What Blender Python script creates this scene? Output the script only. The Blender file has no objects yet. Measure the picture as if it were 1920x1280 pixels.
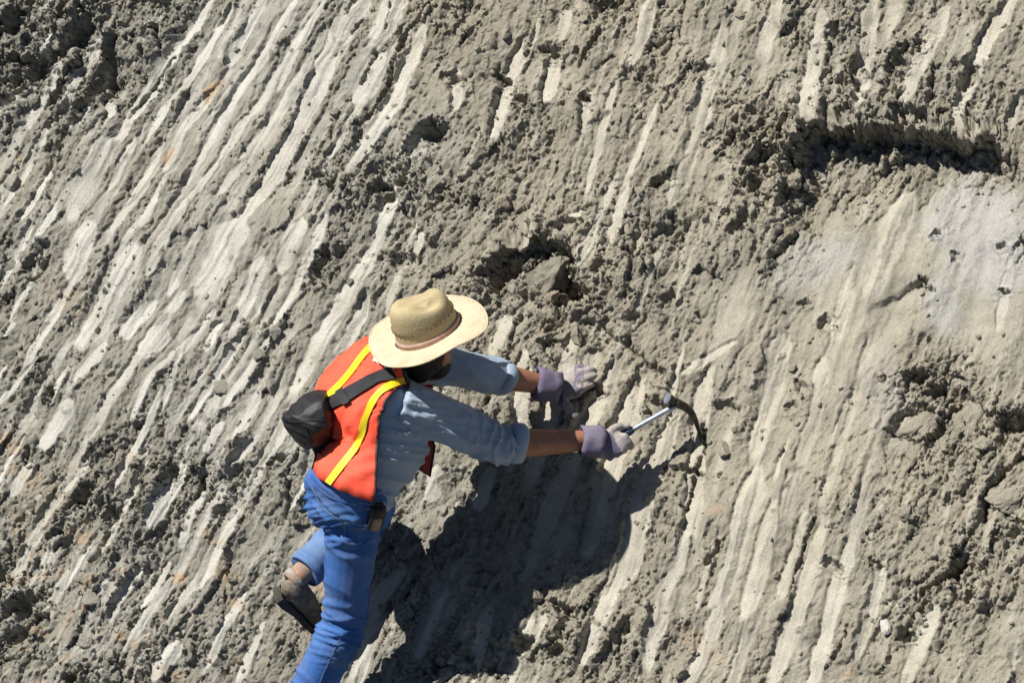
import bpy, bmesh, math, random
import numpy as np
from mathutils import Vector, Matrix, noise as mnoise
from mathutils.bvhtree import BVHTree

# ------------------------------------------------------------------ camera, sky, sun, exposure
scene = bpy.context.scene
COL = scene.collection
PITCH = math.radians(28.0)          # the photographer looks down on the cut slope
DIST = 14.0
PXM = 570.0                         # photo pixels per metre at the working distance
cp, sp = math.cos(PITCH), math.sin(PITCH)
RIGHT = Vector((1, 0, 0)); FWD = Vector((0, cp, -sp)); UPV = Vector((0, sp, cp))

cam_data = bpy.data.cameras.new('camera')
cam = bpy.data.objects.new('camera', cam_data)
COL.objects.link(cam)
cam.location = FWD * (-DIST)
cam.rotation_euler = (math.pi / 2 - PITCH, 0, 0)
cam_data.sensor_width = 36.0
cam_data.lens = 36.0 * DIST / (1920.0 / PXM)
cam_data.clip_end = 500.0
scene.camera = cam

# direction in which sunlight travels, in camera axes (right, up, towards camera)
_sd = (0.60, -0.78, -0.55)
SUN_DIR = (RIGHT * _sd[0] + UPV * _sd[1] - FWD * _sd[2]).normalized()
world = bpy.data.worlds.new('World'); scene.world = world
world.use_nodes = True
wn = world.node_tree.nodes; wl = world.node_tree.links
wn.clear()
sky = wn.new('ShaderNodeTexSky'); sky.sky_type = 'NISHITA'; sky.sun_disc = False
to_sun = -SUN_DIR
sky.air_density = 0.45; sky.dust_density = 0.1
sky.sun_elevation = math.asin(to_sun.z)
sky.sun_rotation = math.atan2(to_sun.x, to_sun.y)
bg = wn.new('ShaderNodeBackground'); bg.inputs['Strength'].default_value = 0.05
wo = wn.new('ShaderNodeOutputWorld')
wl.new(sky.outputs[0], bg.inputs[0]); wl.new(bg.outputs[0], wo.inputs[0])

sun_data = bpy.data.lights.new('sun', 'SUN')
sun_data.energy = 5.0; sun_data.angle = math.radians(0.53); sun_data.color = (1.0, 0.955, 0.88)
sun = bpy.data.objects.new('sun', sun_data); COL.objects.link(sun)
sun.rotation_euler = SUN_DIR.to_track_quat('-Z', 'Y').to_euler()
sun.location = -SUN_DIR * 12

scene.view_settings.view_transform = 'Standard'
scene.view_settings.look = 'None'
scene.view_settings.exposure = 0.46
scene.view_settings.gamma = 1.0
scene.render.engine = 'CYCLES'
scene.cycles.max_bounces = 6
scene.cycles.use_denoising = True

# ------------------------------------------------------------------ measuring helpers
def at(px, py, t=0.0):
    """world point seen at photo pixel (px, py), t metres nearer than the working distance"""
    s = (DIST - t) / DIST
    return RIGHT * ((px - 960.0) / PXM * s) + UPV * ((640.0 - py) / PXM * s) - FWD * t

def cdir(x, y, t):
    return RIGHT * x + UPV * y - FWD * t

# slope plane
AL, BE = 0.35, 0.35
ORG = at(1070, 730, 0.0)
NRM = cdir(-AL, BE, 1.0).normalized()
E1 = (RIGHT - NRM * RIGHT.dot(NRM)).normalized()
E2 = NRM.cross(E1).normalized()
CAMP = cam.location.copy()

def hit_plane(px, py):
    d = at(px, py, 0.0) - CAMP
    k = (ORG - CAMP).dot(NRM) / d.dot(NRM)
    return CAMP + d * k

def uv(px, py):
    q = hit_plane(px, py) - ORG
    return (q.dot(E1), q.dot(E2))

# ------------------------------------------------------------------ numpy noise
_GA = np.arange(1024) * (2 * math.pi / 1024)
_GX = np.cos(_GA).astype(np.float32); _GY = np.sin(_GA).astype(np.float32)
def _hash(ix, iy, seed):
    h = ix.astype(np.int32).view(np.uint32) * np.uint32(374761393) + iy.astype(np.int32).view(np.uint32) * np.uint32(668265263)
    h += np.uint32((seed * 974634777) & 0xFFFFFFFF)
    h ^= h >> np.uint32(13); h *= np.uint32(1274126177); h ^= h >> np.uint32(16)
    return h

def perlin(x, y, seed=0):
    ix = np.floor(x); iy = np.floor(y)
    fx = (x - ix).astype(np.float32); fy = (y - iy).astype(np.float32)
    ix = ix.astype(np.int32); iy = iy.astype(np.int32)
    ux = fx * fx * fx * (fx * (fx * 6 - 15) + 10); uy = fy * fy * fy * (fy * (fy * 6 - 15) + 10)
    def g(ax, ay, dx, dy):
        k = (_hash(ax, ay, seed) >> np.uint32(22)).astype(np.intp)
        return _GX[k] * dx + _GY[k] * dy
    one = np.int32(1)
    n00 = g(ix, iy, fx, fy); n10 = g(ix + one, iy, fx - 1, fy)
    n01 = g(ix, iy + one, fx, fy - 1); n11 = g(ix + one, iy + one, fx - 1, fy - 1)
    a = n00 + ux * (n10 - n00); b = n01 + ux * (n11 - n01)
    return a + uy * (b - a)

def fbm(x, y, seed, octs, gain=0.5):
    r = 0; a = 1.0
    for i in range(octs):
        r = r + a * perlin(x * (2.03 ** i), y * (2.03 ** i), seed + i * 17)
        a *= gain
    return r

def worley(x, y, seed=0):
    """F1 distance and a random value of the nearest cell"""
    ix = np.floor(x).astype(np.int32); iy = np.floor(y).astype(np.int32)
    bx = (x - ix).astype(np.float32); by = (y - iy).astype(np.float32)
    best = np.full(x.shape, 9.0, np.float32); sec = np.full(x.shape, 9.0, np.float32)
    H0 = np.zeros(x.shape, np.uint32); DX = np.zeros(x.shape, np.float32); DY = np.zeros(x.shape, np.float32)
    for ox in (-1, 0, 1):
        for oy in (-1, 0, 1):
            h = _hash(ix + np.int32(ox), iy + np.int32(oy), seed)
            dx = (h & np.uint32(0xFFFF)).astype(np.float32) * np.float32(1 / 65535.0) + (ox - bx)
            dy = (h >> np.uint32(16)).astype(np.float32) * np.float32(1 / 65535.0) + (oy - by)
            d = dx * dx + dy * dy
            m = d < best
            sec = np.where(m, best, np.minimum(sec, d))
            np.copyto(H0, h, where=m); np.copyto(DX, dx, where=m); np.copyto(DY, dy, where=m); np.copyto(best, d, where=m)
    best = np.sqrt(best); sec = np.sqrt(sec)
    val = ((H0 >> np.uint32(7)) & np.uint32(0x3FF)).astype(np.float32) / 1023.0
    ta = ((H0 >> np.uint32(3)) & np.uint32(0xFF)).astype(np.float32) / 127.5 - 1; tb = ((H0 >> np.uint32(19)) & np.uint32(0xFF)).astype(np.float32) / 127.5 - 1
    tilt = ta * DX + tb * DY
    return best, sec, val, tilt

def sstep(a, b, x):
    t = np.clip((x - a) / (b - a), 0, 1)
    return t * t * (3 - 2 * t)

# ------------------------------------------------------------------ node material helpers
def new_mat(name):
    m = bpy.data.materials.new(name); m.use_nodes = True
    nt = m.node_tree
    b = nt.nodes['Principled BSDF']
    return m, nt, b

def nd(nt, kind, **kw):
    n = nt.nodes.new(kind)
    for k, v in kw.items():
        if k.startswith('i_'):
            n.inputs[k[2:].replace('_', ' ')].default_value = v
        else:
            setattr(n, k, v)
    return n

def mixc(nt, fac, a, b, mode='MIX'):
    n = nt.nodes.new('ShaderNodeMix'); n.data_type = 'RGBA'; n.blend_type = mode
    for sock, v in ((n.inputs[0], fac), (n.inputs[6], a), (n.inputs[7], b)):
        if hasattr(v, 'is_linked'):
            nt.links.new(v, sock)
        elif isinstance(v, (tuple, list)):
            sock.default_value = (*v[:3], 1)
        else:
            sock.default_value = v
    return n.outputs[2]

def ramp(nt, src, stops):
    r = nt.nodes.new('ShaderNodeValToRGB')
    while len(r.color_ramp.elements) < len(stops):
        r.color_ramp.elements.new(0.5)
    for e, (p, c) in zip(r.color_ramp.elements, stops):
        e.position = p
        e.color = (c, c, c, 1) if not isinstance(c, (tuple, list)) else (*c[:3], 1)
    nt.links.new(src, r.inputs[0])
    return r.outputs[0]

def soil_material():
    m, nt, b = new_mat('cut_clay_soil')
    L = nt.links
    at_ = nd(nt, 'ShaderNodeAttribute', attribute_name='soil')
    sepc = nd(nt, 'ShaderNodeSeparateColor'); L.new(at_.outputs['Color'], sepc.inputs[0])
    smear, rust, tone = sepc.outputs[0], sepc.outputs[1], sepc.outputs[2]
    geo = nd(nt, 'ShaderNodeNewGeometry')
    def noise(scale, detail=5, rough=0.6):
        n = nd(nt, 'ShaderNodeTexNoise'); n.inputs['Scale'].default_value = scale
        n.inputs['Detail'].default_value = detail; n.inputs['Roughness'].default_value = rough
        L.new(geo.outputs['Position'], n.inputs['Vector'])
        return n.outputs[0]
    n1 = noise(7.0); n2 = noise(45.0, 6, 0.7); n3 = noise(190.0, 3, 0.6)
    # loose soil: grey (tone 0) to tan (tone 1)
    loose = mixc(nt, tone, (0.264, 0.256, 0.218), (0.338, 0.306, 0.238))
    loose = mixc(nt, ramp(nt, n1, [(0.35, 0.0), (0.7, 0.6)]), loose, (0.185, 0.176, 0.145))
    pale = mixc(nt, tone, (0.60, 0.592, 0.545), (0.54, 0.505, 0.415))
    pale = mixc(nt, ramp(nt, n2, [(0.4, 0.0), (0.75, 0.5)]), pale, (0.47, 0.445, 0.38))
    c = mixc(nt, smear, loose, pale)
    c = mixc(nt, at_.outputs['Alpha'], c, (0.43, 0.420, 0.412))
    c = mixc(nt, rust, c, (0.46, 0.31, 0.18))
    c = mixc(nt, ramp(nt, n2, [(0.3, 0.75), (0.7, 0.0)]), c, mixc(nt, 0.5, c, (0.20, 0.185, 0.155)))
    c = mixc(nt, 1.0, c, ramp(nt, n3, [(0.25, 0.72), (0.75, 1.2)]), 'MULTIPLY')
    L.new(c, b.inputs['Base Color'])
    b.inputs['Roughness'].default_value = 0.93
    b.inputs['Specular IOR Level'].default_value = 0.15
    bp = nd(nt, 'ShaderNodeBump'); bp.inputs['Strength'].default_value = 0.55; bp.inputs['Distance'].default_value = 0.006
    hsum = nd(nt, 'ShaderNodeMath', operation='ADD')
    L.new(n3, hsum.inputs[0]); L.new(noise(420.0, 2), hsum.inputs[1])
    L.new(hsum.outputs[0], bp.inputs['Height']); L.new(bp.outputs[0], b.inputs['Normal'])
    return m

SOIL = soil_material()

# ------------------------------------------------------------------ the slope: tooth marks, ledges, pits measured from the photo
# bucket-tooth marks: polyline in photo pixels, width in pixels, depth in cm
_r = random.Random(11)
EXTRA = []
for _x0, _x1, _y0, _y1, _n, _dx in ((0, 720, 0, 1280, 14, -0.56), (1240, 1640, 620, 1280, 6, -0.28), (780, 1300, 0, 460, 6, -0.34), (700, 1250, 930, 1280, 4, -0.40)):
    for _ in range(_n):
        _a = _r.uniform(_x0, _x1); _b = _r.uniform(_y0, _y1); _l = _r.uniform(70, 220); _k = _dx * _r.uniform(0.85, 1.15)
        EXTRA.append(([(_a, _b), (_a + _k * _l * .5 + _r.uniform(-3, 3), _b + _l * .5), (_a + _k * _l, _b + _l)], _r.uniform(7, 17), _r.uniform(0.7, 1.5)))
BANDS = [
 ([(400,-20),(235,222),(200,290)],21,2.4), ([(437,5),(346,151),(300,198),(262,270)],17,2.2),
 ([(497,-20),(470,34),(420,121)],19,2.2), ([(405,160),(336,240),(302,325)],18,1.6),
 ([(565,-20),(487,111),(450,161),(420,215),(339,356)],22,2.4),
 ([(590,20),(534,111),(497,175),(413,299),(336,396)],16,1.8),
 ([(600,90),(551,168),(484,269),(400,370)],24,2.0),
 ([(650,0),(605,151),(564,235),(504,336),(437,430)],32,2.6),
 ([(104,64),(34,165),(-10,225)],14,2.6), ([(80,235),(50,302),(5,390)],12,1.6),
 ([(100,309),(77,353),(40,416)],13,1.6), ([(150,330),(100,403),(60,455)],16,1.6),
 ([(205,255),(158,353),(134,420)],36,1.4), ([(292,363),(265,430)],14,1.5),
 ([(350,370),(315,440)],14,1.5), ([(190,180),(205,215)],16,0.8), ([(130,150),(60,300)],9,1.2),
 ([(175,415),(134,530)],40,1.6), ([(268,455),(202,571),(144,658)],46,1.8),
 ([(322,425),(279,520)],18,1.6), ([(376,420),(336,507),(312,554)],18,1.8),
 ([(455,400),(375,560)],58,1.6), ([(500,480),(453,600)],40,1.5), ([(575,410),(524,517)],30,1.7),
 ([(620,395),(554,547),(504,618)],18,1.8), ([(735,395),(690,480),(640,560),(578,672),(537,749)],30,2.4),
 ([(690,540),(640,650),(575,780)],22,1.8), ([(309,612),(269,676)],36,1.3), ([(290,560),(228,635)],28,1.5),
 ([(205,640),(144,722)],20,1.6), ([(385,600),(302,699),(249,793)],16,1.7), ([(413,600),(380,656)],18,1.6),
 ([(452,622),(413,685),(356,796)],16,1.8), ([(510,622),(460,699),(415,765)],17,1.9),
 ([(480,725),(437,826)],20,1.7), ([(342,650),(312,773)],9,1.2), ([(145,752),(77,846)],30,1.6),
 ([(60,680),(-5,757)],12,1.6), ([(130,688),(100,762)],14,1.4), ([(26,600),(4,628)],10,1.2), ([(96,604),(78,630)],12,1.2),
 ([(190,846),(111,934),(55,1007)],14,2.0), ([(278,860),(249,927),(215,984),(176,1055)],10,2.2),
 ([(346,866),(302,944),(275,991)],28,1.6), ([(382,915),(349,978),(335,1030)],18,2.0),
 ([(440,962),(396,1052),(372,1104)],18,2.2), ([(264,1058),(218,1129),(203,1172)],13,1.8),
 ([(314,1048),(260,1145)],13,1.8), ([(204,1082),(166,1148)],12,1.5), ([(462,1100),(417,1186),(380,1260)],16,1.8),
 ([(490,1158),(460,1236),(440,1290)],14,2.0), ([(338,1200),(280,1275)],24,1.3), ([(506,846),(470,917)],12,1.5),
 ([(580,896),(535,960)],13,1.4), ([(60,868),(20,930)],20,1.0), ([(420,790),(380,850)],14,1.5), ([(560,760),(510,850)],14,1.4),
 ([(717,95),(674,205)],42,1.6), ([(800,40),(741,202),(690,286),(655,330)],26,2.4), ([(760,-20),(700,80)],40,1.2),
 ([(690,-10),(640,90)],26,1.4), ([(976,64),(942,175),(924,264)],26,3.4), ([(1042,85),(1020,190)],26,3.2),
 ([(859,128),(855,210)],17,2.4), ([(1107,170),(1090,250)],17,2.2), ([(1062,15),(1046,80)],24,1.6),
 ([(766,316),(714,430),(690,480)],24,2.2), ([(800,440),(775,500)],14,1.6),
 ([(1360,40),(1330,168),(1290,300)],28,1.6), ([(1440,40),(1428,120)],24,1.4), ([(1545,15),(1522,141),(1506,225)],28,1.8),
 ([(1638,-10),(1622,111),(1608,200)],24,2.0), ([(1780,10),(1727,111),(1690,200)],26,1.6),
 ([(1906,-15),(1844,94),(1785,232)],26,2.6), ([(1925,170),(1885,240)],18,1.4), ([(1300,290),(1255,390)],22,1.2),
 ([(1180,350),(1140,470)],20,1.4), ([(1110,390),(990,470)],14,1.2), ([(1225,-10),(1185,130)],22,1.2),
 ([(1539,660),(1534,722)],22,2.0), ([(1336,668),(1314,732),(1302,850),(1300,957),(1284,1040)],27,2.6),
 ([(1464,610),(1438,752),(1412,868)],34,1.8), ([(1424,860),(1404,944),(1381,1052),(1330,1152)],36,1.8),
 ([(1384,640),(1330,668),(1275,700)],13,1.3), ([(1455,930),(1421,1065),(1390,1168)],28,1.8),
 ([(1517,955),(1482,1052),(1458,1125)],27,2.2), ([(1544,978),(1502,1119),(1458,1236),(1430,1295)],28,2.2),
 ([(1600,1005),(1576,1085),(1549,1169),(1512,1290)],28,2.2), ([(1166,1030),(1137,1119),(1085,1250)],26,2.2),
 ([(1040,905),(1010,990),(972,1090)],26,2.6), ([(1130,890),(1093,1040)],34,2.6), ([(1212,900),(1180,1045)],26,2.4),
 ([(842,1058),(780,1225)],28,2.4), ([(920,1135),(886,1240)],23,2.0), ([(917,870),(888,953)],25,2.8),
 ([(820,870),(800,936)],27,2.4), ([(765,1040),(700,1120),(648,1275)],24,2.2), ([(1248,1095),(1208,1258)],24,1.6),
 ([(950,585),(922,668)],27,2.4), ([(985,645),(972,785),(945,890)],28,2.7), ([(1082,616),(1050,700),(1010,830),(975,940)],31,2.8), ([(1118,655),(1096,690)],22,2.8),
 ([(1160,662),(1136,732),(1082,805),(1050,900),(1010,990),(970,1095)],32,2.8),
 ([(1201,682),(1175,769),(1140,870),(1093,1045)],34,2.9),
 ([(1268,762),(1230,855),(1200,930),(1180,1045),(1137,1125)],34,2.7), ([(842,1040),(812,1130),(770,1240)],26,2.7),
 ([(1290,1000),(1240,1130)],18,1.4), ([(1350,1130),(1290,1290)],22,1.2), ([(1660,1050),(1600,1240)],18,1.0),
 ([(1760,1130),(1690,1290)],26,0.8), ([(1000,1150),(950,1290)],18,1.2), ([(1890,470),(1868,620)],16,1.2),
 ([(1600,480),(1560,640)],26,0.6), ([(1690,330),(1620,560)],40,0.5),
 ([(560,90),(520,170)],10,1.2), ([(250,250),(200,360)],14,1.4), ([(60,420),(0,540)],15,1.6), ([(100,470),(10,600)],12,1.5),
]
# dark gaps and cracks: polyline, width px, depth cm
CRACKS = [
 ([(820,-10),(788,37),(758,70),(741,128),(737,158),(710,202),(687,238)],9,5.0), ([(707,97),(694,124),(677,161)],6,3.0),
 ([(684,34),(660,67)],6,3.0), ([(735,8),(720,55)],5,2.5), ([(325,100),(235,215)],7,3.0), ([(210,60),(190,140),(170,170)],22,4.0),
 ([(1777,759),(1831,769),(1848,820)],9,4.5), ([(1653,803),(1717,822),(1767,800)],6,3.0), ([(1816,1035),(1784,1082),(1730,1112)],12,5.0),
 ([(1922,850),(1858,914),(1844,978)],11,5.0), ([(1712,500),(1725,515),(1716,540)],6,3.0), ([(1529,968),(1490,1060),(1473,1120)],6,2.5),
 ([(1308,850),(1285,960)],9,3.0), ([(1315,790),(1318,850)],6,2.5), ([(1350,1010),(1320,1060)],8,2.5), ([(1885,960),(1920,985)],10,4.0),
 ([(1590,1170),(1560,1230)],8,2.0), ([(1800,650),(1740,720)],5,1.5), ([(1130,60),(1085,130)],9,3.0), ([(1000,90),(975,140)],9,2.0),
 ([(130,235),(80,330)],10,2.5), ([(100,480),(60,530)],14,3.0), ([(1440,480),(1480,440)],8,2.5),
]
# ledges: the ground right/below of the line drops by depth cm and comes back over reach px
LEDGES = [
 ([(1395,350),(1430,320),(1490,275)],5.0,120), ([(1470,285),(1500,226),(1560,210),(1620,228),(1700,220),(1780,234),(1850,240),(1900,290)],12.5,300),
 ([(1765,290),(1735,430),(1722,560)],1.8,120), ([(1690,520),(1725,500),(1745,530),(1728,570)],3.0,60),
 ([(905,500),(930,470),(990,440),(1060,450),(1100,500)],9.5,90), ([(1040,500),(1075,490),(1095,560)],5.0,50), ([(780,240),(812,228),(835,250)],5.0,50),
 ([(0,105),(70,100),(130,60),(180,20)],5.0,110), ([(120,230),(165,150),(195,95)],4.0,90),
 ([(1700,690),(1722,682),(1742,700)],5.0,45), ([(1870,770),(1900,760),(1930,765)],6.0,60),
 ([(720,300),(755,320),(770,350)],3.5,60),
 ([(1010,600),(1060,585),(1120,600),(1180,640),(1240,690)],2.5,60), ([(0,1140),(40,1120),(70,1150)],4.0,60),
 ([(130,940),(165,915),(185,960)],3.5,60), ([(1670,770),(1700,750),(1750,765),(1765,800)],3.5,60),
 ([(1780,690),(1800,700),(1830,745)],3.5,50), ([(0,190),(40,150)],3.0,60),
]
# pits: centre, radii px, angle deg (0 = along x, 60 = along the tooth marks), depth cm
PITS = [
 (812,250,26,17,20,6),(944,510,38,24,40,6.5),(1000,520,24,18,40,5),(1070,545,24,42,60,8),(1238,343,20,14,30,4),(757,330,24,18,60,4),(725,360,16,30,60,4),
 (972,188,10,22,70,4.5),(1030,95,12,26,70,3.5),(1137,10,26,14,30,4.5),(935,140,10,26,70,3.5),(1098,185,7,16,80,3.5),(845,150,7,24,80,2.5),
 (1720,702,18,14,0,6),(1755,730,18,14,30,4.5),(1895,790,30,14,0,6),(1815,760,16,10,20,4),(1800,1070,26,14,50,4.5),
 (165,920,26,20,50,5.5),(40,1130,34,22,30,5),(25,1190,26,18,30,4),(75,1160,24,14,30,4),(135,1268,28,12,20,4),(30,45,34,22,20,4),(150,60,40,18,60,6),(60,130,32,18,60,5),
 (20,160,30,18,60,5),(110,210,34,20,60,4),(95,280,20,10,0,3),(60,500,22,14,60,4),(85,470,18,14,60,4),(590,520,18,20,60,3.5),(610,480,18,14,60,3.5),(755,490,16,36,80,3.5),
 (640,470,16,12,60,3),(95,740,22,16,60,4),(440,890,22,14,40,4),(320,880,20,14,50,4),(520,860,14,10,40,3.5),(405,955,16,12,60,3.5),(210,960,20,14,50,4),
 (1590,150,14,22,80,4),(1690,105,40,16,30,4),(1560,60,18,12,20,3),(1580,200,22,12,0,3.5),(1815,140,22,30,60,3),(1700,210,40,14,0,4),(1320,130,18,16,30,3),
 (1440,300,46,26,40,5),(1400,350,24,18,30,4),(1385,420,20,12,30,3),(1060,430,34,16,20,3),(1105,390,16,10,50,3),(830,380,26,16,40,3),(1180,140,20,12,30,2.5),
 (770,1010,14,9,0,2),(1050,1140,14,20,50,4),(980,1205,16,20,60,4.5),(1040,1215,16,14,60,4),(825,1250,20,12,20,4),(870,1230,14,10,60,3),
 (1235,700,18,12,30,3),(1225,760,14,28,70,3.5),(1110,720,10,18,70,3.5),(1030,650,14,26,75,3.5),(1290,880,8,40,80,3),(1360,760,12,26,80,2.5),(1500,720,14,14,40,3),(1480,760,14,10,40,2.5),
 (1540,600,14,14,40,3),(1500,560,10,8,40,2),(1900,1000,18,12,20,4),(1700,1190,14,14,60,3),(1640,1060,10,14,60,2.5),(1560,1060,9,22,70,2.5),(1820,1130,14,10,60,3),
 (600,330,12,16,60,2.5),(540,330,10,10,60,2),(1250,560,26,16,40,3),(1180,600,22,12,30,2.5),(1130,510,16,12,40,3),
 (1780,470,8,8,0,2),(1745,420,16,8,20,2.5),(1870,450,8,14,70,2.5),(1880,540,7,12,70,2.5),(690,640,10,10,60,2),(860,820,14,12,60,2.5),(960,850,12,10,60,2.5),
]
# how crumbly the ground is: centre, radius px, multiplier; base 1
ROUGH = [
 (60,90,190,1.5),(180,60,120,1.3),(1000,500,170,1.0),(1450,300,110,1.3),(1640,240,130,1.3),(1780,780,150,1.4),(1800,1080,150,0.7),
 (140,1100,260,0.8),(400,950,200,0.6),(1050,1180,220,0.5),(1120,730,130,-0.3),(900,830,130,0.2),(1600,120,200,0.6),(700,330,100,0.9),
 (1650,430,190,-0.92),(1600,620,170,-0.75),(1820,430,150,-0.75),(1850,600,110,-0.65),(1670,800,110,-0.7),(1470,1050,210,-0.55),(1400,760,140,-0.4),(430,330,300,-0.12),(330,560,220,-0.12),(1080,990,160,-0.2),(1830,1180,140,-0.45),(1690,930,120,-0.3),
 (1250,200,200,0.1),(1650,1000,120,0.3),
]
# rusty iron stains: centre, radii, angle, strength
RUST = [(395,165,12,34,32,0.75),(310,290,10,26,32,0.7),(55,1035,12,8,0,0.7),(330,1075,12,12,30,0.8),(220,1190,18,10,20,0.8),(255,1210,18,10,30,0.5),
 (170,1090,14,22,30,0.5),(10,830,40,18,30,0.45),(60,900,60,20,30,0.3),(400,1010,30,16,30,0.4),(420,1075,36,20,30,0.4),(590,1095,16,20,30,0.55),(150,1005,40,14,20,0.45),
 (120,560,60,26,30,0.2),(320,1260,40,14,30,0.4),(1300,1200,60,22,30,0.25),(1590,1260,10,20,60,0.5),(900,1180,30,16,20,0.25),(1340,960,10,40,80,0.3),(440,1130,30,14,30,0.4),(250,860,26,14,30,0.35)]

def rot_ell(U, V, cx, cy, rx, ry, ang):
    """normalised elliptical distance around a feature given in photo pixels (converted to plane metres)"""
    c = uv(cx, cy); a = math.radians(ang)
    ax = uv(cx + math.cos(a) * rx, cy - math.sin(a) * rx); ay = uv(cx + math.sin(a) * ry, cy + math.cos(a) * ry)
    e = np.array([[ax[0] - c[0], ay[0] - c[0]], [ax[1] - c[1], ay[1] - c[1]]])
    inv = np.linalg.inv(e)
    du = U - c[0]; dv = V - c[1]
    p = inv[0, 0] * du + inv[0, 1] * dv; q = inv[1, 0] * du + inv[1, 1] * dv
    return np.sqrt(p * p + q * q)

def axis(lo, hi, step, far, growth):
    mid = np.arange(lo, hi + step * 0.5, step)
    out = []; s = step; x = hi
    while x < far:
        s *= growth; x += s; out.append(x)
    neg = []; s = step; x = lo
    while x > -far:
        s *= growth; x -= s; neg.append(x)
    return np.concatenate([np.array(neg[::-1]), mid, np.array(out)])

def box_slice(pts, pad, UA, VA):
    us = [p[0] for p in pts]; vs = [p[1] for p in pts]
    i0, i1 = np.searchsorted(UA, [min(us) - pad, max(us) + pad]); j0, j1 = np.searchsorted(VA, [min(vs) - pad, max(vs) + pad])
    return slice(j0, j1), slice(i0, i1)

def poly_dist(U, V, pts):
    """distance to polyline, signed side (+ = right of travel seen from camera), arc position 0..1"""
    best = np.full(U.shape, 1e9, np.float32); side = np.zeros(U.shape, np.float32); arc = np.zeros(U.shape, np.float32)
    ln = [math.dist(pts[i], pts[i + 1]) for i in range(len(pts) - 1)]; tot = sum(ln); acc = 0
    for i in range(len(pts) - 1):
        a, b = pts[i], pts[i + 1]; dx, dy = b[0] - a[0], b[1] - a[1]; l2 = dx * dx + dy * dy
        k = ((U - a[0]) * dx + (V - a[1]) * dy) / l2; kc = np.clip(k, 0, 1)
        ex = U - a[0] - kc * dx; ey = V - a[1] - kc * dy
        d = np.sqrt(ex * ex + ey * ey); m = d < best
        cr = (dx * ey - dy * ex)
        best = np.where(m, d, best); side = np.where(m, np.where(cr < 0, 1.0, -1.0), side)
        kk = np.where((i == 0) & (k < 0), k, kc); kk = np.where((i == len(pts) - 2) & (k > 1), k, kk)
        arc = np.where(m, (acc + kk * ln[i]) / tot, arc); acc += ln[i]
    return best, side, arc, tot

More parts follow.
